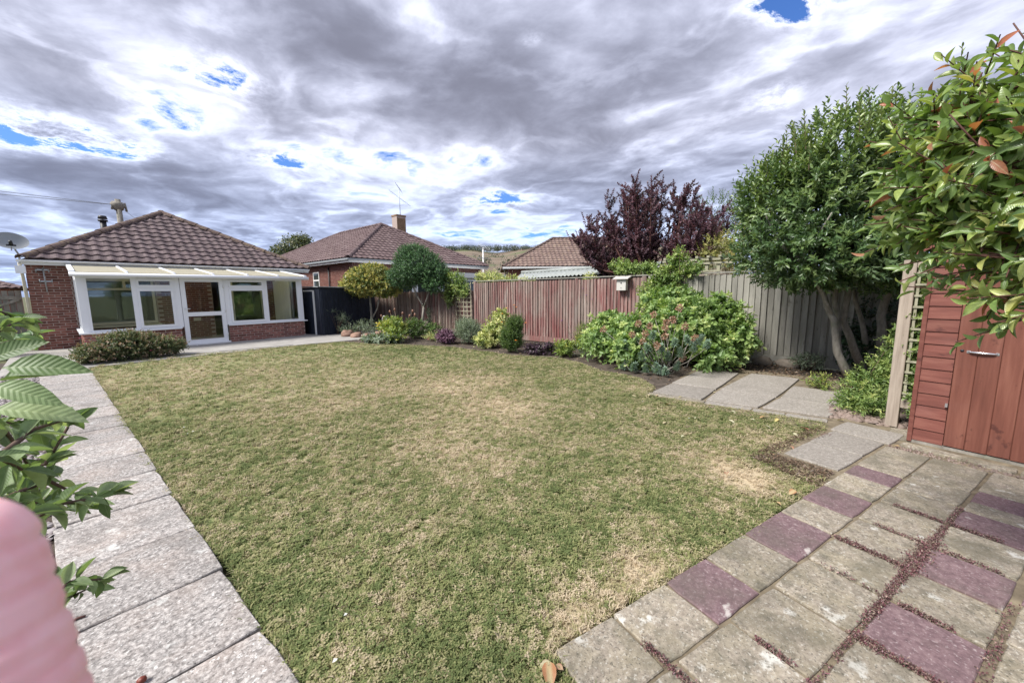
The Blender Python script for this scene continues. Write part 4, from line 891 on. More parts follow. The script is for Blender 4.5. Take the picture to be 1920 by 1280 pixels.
# roof: six cream panels between glazing bars
zl, zh, ylo, yhi = 2.09, 2.36, 14.44, 16.77
def rz_(y): return zl+(zh-zl)*(y-ylo)/(yhi-ylo)
xb = [CX0-.04, 1.28, 2.24, 3.14, 4.03, 4.91, CX1+.04]
for i in range(6):
    q = MB(); a, c = xb[i]+.02, xb[i+1]-.02
    q.add([(x, y, rz_(y)+dz) for dz in (0, .016) for y in (ylo+.02, yhi) for x in (a, c)], [(0, 2, 3, 1), (4, 5, 7, 6), (0, 1, 5, 4), (2, 6, 7, 3), (0, 4, 6, 2), (1, 3, 7, 5)]); q.build('roof_panel', M['polycarb'], con)
for i, x in enumerate(xb):
    q = MB(); hw = .045 if i in (0, 6) else .027
    q.add([(xx, y, rz_(y)+dz) for dz in (-.03, .045) for y in (ylo, yhi+.02) for xx in (x-hw, x+hw)], [(0, 2, 3, 1), (4, 5, 7, 6), (0, 1, 5, 4), (2, 6, 7, 3), (0, 4, 6, 2), (1, 3, 7, 5)]); q.build('glazing_bar', M['pvc'], con)
q = MB(); q.tube([(CX0-.10, ylo-.04, 2.035), (CX1+.12, ylo-.04, 2.035)], .052, 10); q.box(CX0-.06, CX1+.06, ylo+.012, CY0-.006, 2.005, 2.075); q.build('gutter', M['pvc'], con)
for x0_ in (CX0, CX1-.05):   # triangular side cheeks
    q = MB(); q.add([(x, y, z) for x in (x0_+.006, x0_+.044) for y, z in ((CY0+.0, 2.072), (HY-.06, 2.072), (HY-.34, rz_(HY-.34)-.035), (CY0, rz_(CY0)-.035))], [(0, 1, 2, 3), (7, 6, 5, 4), (0, 4, 5, 1), (3, 2, 6, 7), (0, 3, 7, 4), (1, 5, 6, 2)]); q.build('side_panel', M['pvc'], con)

# electric box low on the back wall seen through the door
eb = MB(); eb.box(3.02, 3.22, HY-.04, HY-.008, .60, .70); tag(eb.build('wall_socket', M['cream']), 'small cream double socket low on the brick wall behind the conservatory door', 'socket')

# ------------------------------------------------------------------ the next-door bungalow, right of the first
nb = empty('bungalow', (14, 19, 0), 'neighbouring bungalow with brown hipped roof and yellow brick chimney beyond the low fence', 'house')
nx0, nx1, ny0 = 9.3, 19.1, 18.1; nz = 3.2
b = MB(); b.box(nx0+.35, nx1-.35, ny0+.35, ny0+12.5, -.1, nz-.08); b.build('wall', M['mortar'], nb)
brick_run(nb, ny0+.36, ny0+12, nx0+.35, .9, 31, seed=11, joined=True, axis='y'); brick_run(nb, nx0+.36, nx1-.36, ny0+.35, .9, 31, seed=12, joined=True)
b = MB(); b.box(nx0, nx0+.03, ny0, ny0+13, nz-.20, nz-.02); b.box(nx0+.03, nx1, ny0, ny0+.03, nz-.20, nz-.02); b.build('fascia', M['white'], nb)
b = MB(); b.box(nx0-.10, nx0-.002, ny0-.1, ny0+13, nz-.09, nz-.01); b.box(nx0-.002, nx1, ny0-.10, ny0-.002, nz-.09, nz-.01); b.build('gutter', M['greypaint'], nb)
hip_roof(nb, nx0-.05, nx1+.05, ny0-.05, ny0+15.6, nz, 2.72, M['tile_far'], .30, .36, ['front', 'left'])
b = MB(); b.box(15.80, 16.52, 23.6, 24.2, 4.5, 6.80); ch = b.build('chimney', M['mortar'], nb)
brick_run(ch, 15.81, 16.51, 23.592, 5.2, 20, seed=14, joined=True, m=M['brick_yellow'])
b = MB(); b.box(15.77, 16.55, 23.57, 24.23, 6.80, 6.90); b.build('chimney_cap', M['brick_yellow'], ch)
fr = framed(nb, 9.2, 9.9, 1.4, 2.4, 18.3, M['white'])
q = MB();
for (a, c, z0, z1) in ((22.2, 22.26, 1.6, 2.7), (22.9, 22.96, 1.6, 2.7), (22.26, 22.9, 2.63, 2.7), (22.26, 22.9, 2.2, 2.27), (22.26, 22.9, 1.6, 1.67)): q.box(nx0+.32, nx0+.345, a, c, z0, z1)
fo = q.build('window', M['white'], nb); q = MB(); q.box(nx0+.333, nx0+.339, 22.23, 22.93, 1.63, 2.66); q.build('pane', M['glass_dark'], fo)
q = MB(); q.tube([(nx0+.28, 20.9, 2.9), (nx0+.28, 20.9, .2)], .035, 6); q.build('downpipe', M['black'], nb)
ae = empty('tv_aerial', (15.6, 24, 6.93), 'tall thin television aerial on the yellow brick chimney', 'aerial')
b = MB(); b.tube([(16.3, 23.9, 6.6), (16.3, 23.9, 8.85)], .022, 6); b.build('mast', M['metal'], ae)
b = MB(); b.tube([(15.1, 23.3, 8.32), (17.8, 24.8, 7.95)], .012, 4)
for i in range(12):
    t = i/11; p = np.array([15.1, 23.3, 8.32])*(1-t)+np.array([17.8, 24.8, 7.95])*t; b.tube([p+[-.04, .08, -.18*0], p+[.04, -.08, 0]], .006, 3)
b.tube([(15.9, 23.7, 9.0), (16.6, 24.1, 8.67)], .018, 4)
for i in range(6):
    t = i/5; p = np.array([15.9, 23.7, 9.0])*(1-t)+np.array([16.6, 24.1, 8.67])*t; b.tube([p+[-.04, .07, .16], p+[.04, -.07, -.16]], .010, 3)
b.build('antenna', M['metal'], ae)
# white-framed rear extension of that bungalow
ext = empty('extension', (13, 16, 0), 'low white flat-roofed extension with windows seen over the low fence', 'extension')
b = MB(); b.box(9.9, 18.2, 16.1, 17.9, 0, 2.28); b.build('wall', M['white'], ext)
b = MB(); b.box(9.7, 18.4, 15.85, 18.0, 2.29, 2.56); b.build('roof', M['white'], ext)
for i in range(5):
    x = 10.1+i*1.6; q = MB()
    for (a, c, z0, z1) in ((x, x+.08, 1.2, 2.2), (x+1.32, x+1.4, 1.2, 2.2), (x+.08, x+1.32, 2.12, 2.2), (x+.08, x+1.32, 1.2, 1.28)): q.box(a, c, 16.05, 16.095, z0, z1)
    fo = q.build('window', M['pvc'], ext); q = MB(); q.box(x+.04, x+1.36, 16.07, 16.078, 1.24, 2.16); q.build('pane', M['glass_dark'], fo)

# ------------------------------------------------------------------ third bungalow and the corrugated garage roof
M4 = Matrix.Translation((19.4, 17.0, 0)) @ Matrix.Rotation(rad(-47), 4, 'Z')
n3 = empty('bungalow', (21, 17, 0), 'farther bungalow with tan pantile roof behind the red-stained fence', 'house')
b = MB(); b.box(.4, 11.6, .4, 7.6, 0, 3.08, M4); b.build('wall', M['brick'], n3)
b = MB(); b.box(-.02, 12.0, -.03, 0, 2.98, 3.13, M4); b.box(-.02, 12, -.12, -.031, 3.03, 3.12, M4); b.build('gutter', M['white'], n3)
hip_roof(n3, 0, 12, 0, 8, 3.15, 2.35, M['tile_tan'], .30, .36, ['front', 'left'], M4=M4)
b = MB(); b.tube([tuple(M4 @ Vector((6.6, 3.9, 5.4))), tuple(M4 @ Vector((6.6, 3.9, 5.8)))], .09, 8); b.build('flue_terminal', M['black'], n3)

gar = empty('garage', (13, 7, 0), 'garage with pale corrugated sheet roof just behind the red-stained fence', 'garage')
a0, a1, b0, b1 = np.array([13.35, 11.0, 2.05]), np.array([11.9, 5.0, 2.10]), np.array([15.9, 12.6, 2.44]), np.array([15.0, 5.0, 2.46])
b = MB(); n_ = 120; V = []
for i in range(n_+1):
    t = i/n_; z = .035*math.cos(math.pi*i/2*1.0) if i % 4 in (0, 2) else 0
    z = .03*(1 if i % 4 == 0 else (-1 if i % 4 == 2 else 0)); p, q = a0+(a1-a0)*t, b0+(b1-b0)*t; V += [(p[0], p[1], p[2]+z), (q[0], q[1], q[2]+z), (p[0], p[1], p[2]+z-.012), (q[0], q[1], q[2]+z-.012)]
b.add(V, [(4*i, 4*i+1, 4*i+5, 4*i+4) for i in range(n_)]+[(4*i+2, 4*i+6, 4*i+7, 4*i+3) for i in range(n_)]+[(4*i, 4*i+4, 4*i+6, 4*i+2) for i in range(n_)], True); b.build('roof', M['corr'], gar)
b = MB(); b.tube([b0+[0, 0, .05], b1+[0, 0, .05]], .09, 6); b.build('ridge_flashing', M['corr'], gar)
b = MB(); b.add([(13.5, 10.8, 0), (12.1, 5.1, 0), (15.2, 5.1, 0), (16.2, 12, 0), (13.5, 10.8, 1.98), (12.1, 5.1, 2.0), (15.0, 5.1, 2.3), (15.8, 12, 2.3)], [(0, 1, 5, 4), (1, 2, 6, 5), (2, 3, 7, 6), (3, 0, 4, 7)]); b.build('wall', M['navy'], gar)

pol = empty('aerial_mast', (20.6, 20, 0), 'slim white pole with a small aerial on top between the two neighbouring roofs', 'mast')
b = MB(); b.tube([(20.6, 20, 0), (20.62, 20, 4.75)], .055, 6); b.build('pole', M['white'], pol)
b = MB(); b.tube([(20.0, 19.9, 4.82), (21.35, 20.1, 4.60)], .03, 4)
for i in range(9): t = i/8; b.tube([(20.0+1.35*t, 19.75+.2*t, 5.02-.22*t), (20.0+1.35*t, 20.05+.2*t, 4.66-.22*t)], .016, 3)
b.tube([(19.9, 19.8, 3.95), (21.5, 20.2, 3.98)], .02, 4); b.build('antenna', M['metal'], pol)

tp = empty('telegraph_pole', (2.7, 30, 0), 'wooden telegraph pole with a crown of fittings behind the bungalow roof', 'telegraph pole')
b = MB(); b.tube([(2.70, 30, 0), (2.70, 30, 6.65)], [.16, .12], 10); b.build('pole', M['bark'], tp)
b = MB(); b.blob((2.70, 30, 6.3), (.27, .27, .22), 3, amp=.4); b.tube([(2.5, 30, 6.5), (2.44, 30, 6.1)], .05, 5); b.tube([(2.95, 30, 6.5), (3.0, 30, 6.05)], .05, 5); b.build('terminal_box', M['bark'], tp)
for (e, c) in (((-30, 28, 7.4), 'upper'), ((-32, 22, 5.2), 'lower'), ((10, 60, 7.6), 'far')):
    a = np.array([2.7, 30, 6.35]); e = np.array(e, float); b = MB(); b.tube([a+(e-a)*t-np.array([0, 0, 4*.35*t*(1-t)]) for t in np.linspace(0, 1, 14)], .012, 4)
    tag(b.build('overhead_wire', M['greypaint']), {'upper': 'upper thin overhead wire running left from the telegraph pole', 'lower': 'lower thin overhead wire sloping down left from the telegraph pole', 'far': 'faint overhead wire running away behind the telegraph pole'}[c], 'wire', 'overhead wires')

# ------------------------------------------------------------------ dark garden store beside the conservatory
gs = empty('garden_store', (6.9, 14.3, 0), 'dark navy timber store with a white-edged door beside the conservatory', 'shed')
P0, P1, P2 = np.array([6.03, 13.96]), np.array([6.0, 16.4]), np.array([8.7, 14.9])
b = MB(); b.add([(*P1, -.02), (*P0, -.02), (*P2, -.02), (8.7, 16.4, -.02), (*P1, 1.72), (*P0, 1.70), (*P2, 1.66), (8.7, 16.4, 1.72)], [(0, 1, 5, 4), (1, 2, 6, 5), (2, 3, 7, 6), (3, 0, 4, 7), (4, 5, 6, 7)]); b.build('wall', M['navy'], gs)
def boards_on(parent, a, c, z0, z1, n, m, off, name='board', seed=0, gapw=.012, th=.018):
    a, c = np.array(a, float), np.array(c, float); d = (c-a); Lh = np.linalg.norm(d); d /= Lh; nn = np.array([d[1], -d[0]]); w_ = Lh/n; r = random.Random(seed)
    bm = MB(); bm.bbox(-w_/2+gapw/2, w_/2-gapw/2, 0, th, 0, 1, .003); me = bm.mesh(name); me.materials.append(m); inv = PM(parent).inverted(); ang = math.atan2(d[1], d[0])
    for i in range(n):
        p = a+d*(i+.5)*w_+nn*(off+r.uniform(0, .004)); o = bpy.data.objects.new(name, me); COL.objects.link(o); o.parent = parent
        o.matrix_local = inv @ Matrix.Translation((p[0], p[1], z0)) @ Matrix.Rotation(ang, 4, 'Z') @ Matrix.Diagonal((1, 1, z1-z0+r.uniform(-.006, .006), 1))
boards_on(gs, P0, P2, .0, 1.62, 26, M['navy'], .021, seed=2)
boards_on(gs, (6.025, 14.35), P0, .0, 1.64, 4, M['navy'], .021, seed=3)
b = MB(); b.box(5.96, 6.02, 14.36, 14.40, -.01, 1.62); b.box(5.96, 6.02, 14.40, 15.2, 1.58, 1.62); b.build('door_frame', M['white'], gs)
b = MB(); b.box(5.985, 6.01, 14.41, 15.2, .02, 1.57); b.build('door', M['navy'], gs)
b = MB(); b.add([(5.95, 13.88, 1.72), (8.75, 14.82, 1.68), (8.75, 16.45, 1.74), (5.9, 16.45, 1.74), (5.95, 13.88, 1.75), (8.75, 14.82, 1.71), (8.75, 16.45, 1.77), (5.9, 16.45, 1.77)], [(3, 2, 1, 0), (4, 5, 6, 7), (0, 1, 5, 4), (1, 2, 6, 5), (2, 3, 7, 6), (3, 0, 4, 7)]); b.build('roof', M['greypaint'], gs)

# left side gate with its cross brace, and a distant roof
gt = empty('side_gate', (-1.1, 17.5, 0), 'weathered grey side gate with X brace left of the bungalow', 'gate')
boards_on(gt, (-1.75, 17.5), (-.62, 17.5), .02, 1.66, 10, M['fence_grey'], 0, seed=5)
b = MB()
for (z0, z1) in ((1.42, 1.52), (.86, .96), (.2, .3)): b.box(-1.75, -.62, 17.455, 17.48, z0, z1)
for s_ in (1, -1):
    a, c = ((-1.70, 1.42), (-.66, .96)) if s_ > 0 else ((-1.70, .96), (-.66, 1.42)); b.add([(a[0], 17.44+.012*(s_ < 0), a[1]-.04), (c[0], 17.44+.012*(s_ < 0), c[1]-.04), (c[0], 17.44+.012*(s_ < 0), c[1]+.04), (a[0], 17.44+.012*(s_ < 0), a[1]+.04), (a[0], 17.47, a[1]-.04), (c[0], 17.47, c[1]-.04), (c[0], 17.47, c[1]+.04), (a[0], 17.47, a[1]+.04)], [(0, 1, 2, 3), (0, 4, 5, 1), (3, 2, 6, 7), (1, 5, 6, 2), (0, 3, 7, 4)])
b.build('brace', M['fence_grey'], gt)
n4 = empty('bungalow', (-6, 34, 0), 'distant grey-roofed bungalow glimpsed at the left edge behind the gate', 'house')
b = MB(); b.box(-9, -1.4, 31, 40, 0, 2.0); b.build('wall', M['brick'], n4)
hip_roof(n4, -9.4, -1.0, 30.6, 42, 1.9, 1.6, M['tile_far'], .30, .36, ['front', 'right'])

# ------------------------------------------------------------------ the fences along the right
def fence(label, y0, y1, z, m, n, posts, seed, x=9.25, cap=True, gb=.16, group=None):
    ft = empty('fence', (x, (y0+y1)/2, 0), label, 'fence', group)
    # feather-edge boards: wedge section, each lapping the next
    w_ = (y1-y0)/n; bm = MB(); V = []
    for zz in (0, 1): V += [(0, -w_*.60, zz), (-.030, -w_*.58, zz), (-.004, w_*.5, zz), (0, w_*.5, zz)]
    bm.add(V, [(0, 3, 2, 1), (4, 5, 6, 7), (0, 1, 5, 4), (1, 2, 6, 5), (2, 3, 7, 6), (3, 0, 4, 7)]); me = bm.mesh('board'); me.materials.append(m); r = random.Random(seed)
    for i in range(n):
        o = bpy.data.objects.new('board', me); COL.objects.link(o); o.parent = ft; o.location = (r.uniform(-.004, .004), y0+(i+.5)*w_-(y0+y1)/2, gb+r.uniform(-.008, .008)); o.scale = (r.uniform(.9, 1.5), 1, z-gb-.03+r.uniform(-.010, .006)); o.rotation_euler = (r.uniform(-.004, .004), 0, r.uniform(-.03, .03))
    for i in range(len(posts)-1):
        b = MB(); b.box(x-.035, x+.0, posts[i]+.055, posts[i+1]-.055, .0, gb+.0); b.build('gravel_board', m, ft)
    for p in posts:
        b = MB(); b.bbox(x-.045, x+.06, p-.05, p+.05, -.08, z+.0, .008); b.build('post', m, ft)
    b = MB(); b.box(x+.004, x+.06, y0, y1, z*.8, z*.8+.07); b.box(x+.004, x+.06, y0, y1, .35, .42); b.build('rail', m, ft)
    if cap: b = MB(); b.bbox(x-.05, x+.07, y0-.02, y1+.02, z+.002, z+.030, .006); b.build('capping', M['fence_grey'], ft)
    return ft
fence('tall grey weathered closeboard fence behind the small patio and bay tree', -3.4, 3.42, 1.84, M['fence_grey'], 62, [-2.7, .06, 3.37], 3)
fence('tall closeboard fence with patchy faded red stain in the middle of the garden boundary', 3.46, 9.42, 1.84, M['fence_red'], 62, [3.52, 5.4, 7.4, 9.37], 4)
fence('lower brown-grey closeboard fence behind the round-headed trees', 9.50, 16.6, 1.55, M['fence_brown'], 82, [9.56, 11.3, 13.1, 14.9, 16.5], 5, cap=False)
b = MB(); b.box(9.19, 9.24, 11.95, 12.55, .0, .42); b.box(9.18, 9.235, 11.9, 12.6, .0, .20); tag(b.build('concrete_panel', M['stone']), 'low grey concrete panel leaning at the foot of the low fence', 'panel')
for i, (y, l, h, lab) in enumerate(((2.55, .60, .10, 'long flat stone under the gravel board, leftmost of the row'), (2.02, .42, .13, 'thin grey stone wedged under the fence beside the big shrub'), (1.45, .40, .15, 'pale broad stone under the middle of the grey fence'), (.98, .34, .12, 'rounded pale stone right of the broad one under the fence'), (.55, .42, .11, 'dark low stone under the fence nearest its post'))):
    b = MB(); b.blob((9.10, y, .02), (.09, l*.55, h), 20+i, 8, 5, .2); tag(b.build('stone', M['stone']), lab, 'stone', 'stones along the foot of the grey fence')

def lattice(parent, a, c, z0, z1, nv, nh, m, th=.012, wd=.022, name='slat'):
    a, c = np.array(a, float), np.array(c, float); d = c-a; Lh = np.linalg.norm(d); d /= Lh; nn = np.array([d[1], -d[0]]); ang = math.atan2(d[1], d[0]); inv = PM(parent).inverted()
    for i in range(nv):
        p = a+(c-a)*(i/(nv-1)); b = MB(); b.box(-wd/2, wd/2, 0, th, z0, z1, Matrix.Translation((*p, 0)) @ Matrix.Rotation(ang, 4, 'Z')); b.build(name, m, parent)
    for j in range(nh):
        z = z0+(z1-z0)*(j+.5)/nh; b = MB(); b.box(-.02, Lh+.02, -th, -.001, z-wd/2, z+wd/2, Matrix.Translation((*a, 0)) @ Matrix.Rotation(ang, 4, 'Z')); b.build(name, m, parent)
tr1 = empty('trellis', (9.15, 9.9, 0), 'square wooden trellis on the step between the low and tall fences', 'trellis')
lattice(tr1, (9.16, 10.28), (9.16, 9.52), .45, 1.84, 5, 9, M['trellis'])
tr2 = empty('trellis', (9.9, 3.0, 0), 'weathered trellis arbour top rising behind the grey fence', 'trellis')
p_ = [(10.2, 3.25), (10.2, 2.15)]
b = MB()
for i in range(5):
    y = 3.15-i*.26; b.bbox(10.16, 10.23, y-.035, y+.035, 0, 2.10, .005)
b.build('post', M['trellis'], tr2)
for (z_, e) in ((2.10, .22), (2.19, .16)): b = MB(); b.box(10.13, 10.17, 2.0-e, 3.25+e, z_, z_+.05); b.build('rail', M['trellis'], tr2)
for z_ in (1.92, 1.75): b = MB(); b.box(10.12, 10.155, 2.05, 3.2, z_, z_+.04); b.build('slat', M['trellis'], tr2)
for i in range(6):
    y = 3.3-i*.25; b = MB(); b.box(9.95, 10.8, y-.03, y+.03, 2.241, 2.29); b.build('slat', M['trellis'], tr2)

bb = empty('bird_box', (9.16, 4.04, 1.5), 'pale wooden bird box with a round hole and overhanging roof on the fence', 'bird box')
b = MB(); b.bbox(9.06, 9.20, 3.92, 4.16, 1.50, 1.78, .004); b.build('box', plain('pale_box_wood', (.50, .49, .45), .8), bb)
b = MB(); b.add([(9.0, 3.84, 1.77), (9.22, 3.84, 1.83), (9.22, 4.24, 1.83), (9.0, 4.24, 1.77), (9.0, 3.84, 1.79), (9.22, 3.84, 1.86), (9.22, 4.24, 1.86), (9.0, 4.24, 1.79)], [(0, 1, 2, 3), (7, 6, 5, 4), (0, 4, 5, 1), (3, 2, 6, 7), (0, 3, 7, 4), (1, 5, 6, 2)]); b.build('roof', plain('felt_roof', (.45, .42, .40), .9), bb)
b = MB(); b.tube([(9.052, 4.04, 1.68), (9.061, 4.04, 1.68)], .017, 10); b.build('entrance_hole', M['black'], bb)
b = MB(); b.tube([(9.052, 4.04, 1.56), (9.061, 4.04, 1.56)], .009, 8); b.build('perch_hole', M['black'], bb)

# ------------------------------------------------------------------ red shed, post and trellis at the right
SG = np.array([5.27, -.70]); sth = rad(15.5); sg = np.array([-math.sin(sth), -math.cos(sth)]); sn = np.array([math.cos(sth), -math.sin(sth)])  # sn points into the shed
shed = empty('shed', (*SG, 0), 'dark red timber shed with shiplap side strip and boarded door', 'shed', rz=0)
S4 = Matrix(((sg[0], sn[0], 0, SG[0]), (sg[1], sn[1], 0, SG[1]), (0, 0, 1, 0), (0, 0, 0, 1)))     # local x along the front, y into the shed
def sbox(name, m, x0, x1, y0, y1, z0, z1, bev=0, parent=None, **kw):
    b = MB(); (b.bbox(x0, x1, y0, y1, z0, z1, bev, S4) if bev else b.box(x0, x1, y0, y1, z0, z1, S4)); return b.build(name, m, parent or shed, **kw)
sbox('wall', M['shed'], .03, 1.9, .03, 1.5, .02, 1.88); sbox('floor_bearer', M['bark'], .0, 1.9, .0, 1.5, -.04, .018)
sbox('corner_board', M['shed'], -.022, .012, -.012, .05, .0, 1.92, .003)
nb_ = 16; bh_ = 1.9/nb_
bm = MB(); V = [(x, y, z) for x in (0, .20) for y, z in ((.0, 0), (-.016, .0), (-.004, bh_*1.0), (.01, bh_*1.0))]; bm.add(V, [(0, 1, 2, 3), (7, 6, 5, 4), (0, 4, 5, 1), (1, 5, 6, 2), (2, 6, 7, 3), (3, 7, 4, 0)])
cm = bm.mesh('cladding_board'); cm.materials.append(M['shed']); inv = PM(shed).inverted()
for i in range(nb_):
    o = bpy.data.objects.new('cladding_board', cm); COL.objects.link(o); o.parent = shed; o.matrix_local = inv @ S4 @ Matrix.Translation((.013, .012, .02+i*bh_))
# long side wall facing the trellis
bm = MB(); V = [(x, y, z) for y in (.05, 1.5) for x, z in ((.0, 0), (-.016, .0), (-.004, bh_), (.01, bh_))]; bm.add(V, [(0, 1, 2, 3), (7, 6, 5, 4), (0, 4, 5, 1), (1, 5, 6, 2), (2, 6, 7, 3), (3, 7, 4, 0)])
cm2 = bm.mesh('cladding_board'); cm2.materials.append(M['shed'])
for i in range(nb_):
    o = bpy.data.objects.new('cladding_board', cm2); COL.objects.link(o); o.parent = shed; o.matrix_local = inv @ S4 @ Matrix.Translation((.0, .0, .02+i*bh_))
for i in range(nb_):
    b = MB(); V = [(x, y, z) for x in (.925, 1.9) for y, z in ((.012, 0), (-.004, .0), (.008, bh_), (.022, bh_))]; b.add([tuple(S4 @ Vector((v[0], v[1], v[2]+.02+i*bh_))) for v in V], [(0, 1, 2, 3), (7, 6, 5, 4), (0, 4, 5, 1), (1, 5, 6, 2), (2, 6, 7, 3), (3, 7, 4, 0)]); b.build('cladding_board', M['shed'], shed)
sd = sbox('door', M['shed_v'], .218, .92, .0, .028, .03, 1.80)
ds = [.218, .345, .475, .60, .725, .82, .92]
for i in range(6): sbox('plank', M['shed_v'], ds[i]+.0015, ds[i+1]-.0015, -.012, -.001, .026+random.uniform(-.003, .003), 1.80, .003, parent=sd)
b = MB(); b.tube([S4 @ Vector((.252, -.016, .930)), S4 @ Vector((.252, -.011, .930))], .012, 12); b.build('keyhole', M['black'], sd)
b = MB(); b.tube([S4 @ Vector(p) for p in ((.292, -.016, .925), (.305, -.030, .924), (.37, -.034, .922), (.435, -.030, .922), (.45, -.016, .921))], [.007, .008, .010, .008, .007], 8)
b.box(.28, .30, -.019, -.012, .914, .936, S4); b.box(.442, .462, -.019, -.012, .911, .933, S4); b.build('handle', M['chrome'], sd)
b = MB(); b.box(.198, .214, -.03, -.004, .395, .43, S4); b.build('latch', M['chrome'], sd)
# roof: low gable with red barge boards and dark felt
def gz(x): return 1.93+.55*(1-abs(x-.95)/1.0)
b = MB(); V = []
for y in (-.07, 1.6):
    for x in (-.10, .95, 2.0): V.append(tuple(S4 @ Vector((x, y, gz(x)))))
for y in (-.07, 1.6):
    for x in (-.10, .95, 2.0): V.append(tuple(S4 @ Vector((x, y, gz(x)+.03))))
b.add(V, [(0, 1, 4, 3), (1, 2, 5, 4), (6, 9, 10, 7), (7, 10, 11, 8), (0, 6, 7, 1), (1, 7, 8, 2), (0, 3, 9, 6), (3, 4, 10, 9), (4, 5, 11, 10), (2, 8, 11, 5)]); b.build('roof', plain('roof_felt', (.09, .08, .085), .95), shed)
for (xa, xb_) in ((-.10, .95), (.95, 2.0)):
    b = MB(); V = [tuple(S4 @ Vector((x, y, gz(x)+dz))) for y in (-.092, -.072) for x, dz in ((xa, -.10), (xb_, -.10), (xb_, .035), (xa, .035))]; b.add(V, [(0, 1, 2, 3), (7, 6, 5, 4), (0, 4, 5, 1), (2, 6, 7, 3), (1, 5, 6, 2), (0, 3, 7, 4)]); b.build('barge_board', M['shed'], shed)
b = MB(); V = [tuple(S4 @ Vector((x, .02, z))) for x, z in ((.03, 1.9), (1.9, 1.9), (.95, gz(.95)-.01))]+[tuple(S4 @ Vector((x, .04, z))) for x, z in ((.03, 1.9), (1.9, 1.9), (.95, gz(.95)-.01))]; b.add(V, [(0, 1, 2), (5, 4, 3)]); b.build('gable', M['shed'], shed)

sc = empty('trellis_screen', (5.72, -.62, 0), 'pale timber post and trellis screen standing beside the red shed', 'trellis')
SC4 = Matrix.Translation((5.74, -.61, 0)) @ Matrix.Rotation(rad(-105.5), 4, 'Z')
b = MB(); b.bbox(-.05, .05, -.035, .035, .0, 1.78, .004, SC4); b.build('post', M['post'], sc)
b = MB(); b.box(.052, .34, -.02, .02, .22, .31, SC4); b.build('rail', M['post'], sc)
b = MB(); b.box(.052, .34, -.02, .02, 1.70, 1.76, SC4); b.build('rail', M['post'], sc)
a_, c_ = SC4 @ Vector((.07, 0, 0)), SC4 @ Vector((.30, 0, 0)); lattice(sc, (a_.x, a_.y), (c_.x, c_.y), .32, 1.70, 3, 12, M['trellis'])

# ------------------------------------------------------------------ hill with its field and wooded crest
def hfall(az):
    t = min(max((math.degrees(az)-24)/18, 0), 1); return t*t*(3-2*t)
def hill():
    nx, ny = 60, 24; V = []
    for j in range(ny):
        for i in range(nx):
            az = rad(10+70*i/(nx-1)); r_ = 120+640*j/(ny-1); t = j/(ny-1)
            h = 84*(t**1.2)*hfall(az)*(1+.05*math.sin(i*.35)+.03*math.sin(i*.9+1))*(1-.0*abs(i-30)/30)
            V.append((r_*math.sin(az), r_*math.cos(az), h-.3))
    me = mesh_np('hill', np.array(V), np.array([(j*nx+i, j*nx+i+1, (j+1)*nx+i+1, (j+1)*nx+i) for j in range(ny-1) for i in range(nx-1)]), smooth=True)
    return link('hill', me, M['field'])
hl = hill(); hl['kind'] = 'structure'
def far_wood():
    P = []
    for i in range(420):
        az = rad(RNG.uniform(20, 78)); r_ = RNG.uniform(700, 760); s = RNG.uniform(5, 9.5); P.append((r_*math.sin(az), r_*math.cos(az), 84*((r_-120)/640)**1.2*hfall(az)+s*.35, s, s, s*.8))
    for i in range(150):
        az = rad(RNG.uniform(30, 62)); r_ = RNG.choice([300, 350, 420, 470, 520])+RNG.normal(0, 8); s = RNG.uniform(2.5, 5); P.append((r_*math.sin(az), r_*math.cos(az), 84*((r_-120)/640)**1.2*hfall(az)+s*.3, s, s, s*.8))
    pts, dn = blob_points([tuple(p) for p in P], 42000, .6); n = len(pts)
    me = leaves_mesh('wooded_crest', TF, pts, unit(RNG.normal(size=(n, 3))), dn+[0, 0, .5], RNG.uniform(1.0, 2.0, n), RNG.uniform(.8, 1.6, n), RNG.random(n)); o = link('wooded_crest', me, M['hedge']); o['kind'] = 'stuff'
far_wood()

# ------------------------------------------------------------------ trees and shrubs
def far_tree():
    root = empty('tree', (23, 60, 0), 'dark leafy tree standing between the two bungalow roofs', 'tree')
    bl = [(23.2, 60, 8.2, 2.6, 2.6, 1.9), (21.0, 60, 7.4, 1.6, 1.8, 1.1), (25.8, 60, 7.9, 1.7, 1.8, 1.2), (22.4, 60, 6.2, 2.6, 2, 1.2), (19.6, 60, 6.4, 1.2, 1.4, .8), (24.0, 60, 9.3, 1.5, 1.5, 1.0)]
    rng = np.random.default_rng(5); p, d = blob_points(bl, 5200, .45, rng); n = len(p)
    o = link('crown', leaves_mesh('crown', TF, p-np.array([23, 60, 0]), unit(rng.normal(size=(n, 3))), d+[0, 0, .6], rng.uniform(.22, .42, n), rng.uniform(.16, .3, n), rng.random(n)), M['l_tree'], root); o['kind'] = 'stuff'
    b = MB(); b.tube([(23, 60, 0), (23, 60, 5)], [.4, .3], 8)
    for q in bl: b.tube(*limb((23, 60, 4.5), q[:3], .1, 4, int(q[0]*10), .22, .05))
    b.build('trunk', M['bark'], root)
far_tree()

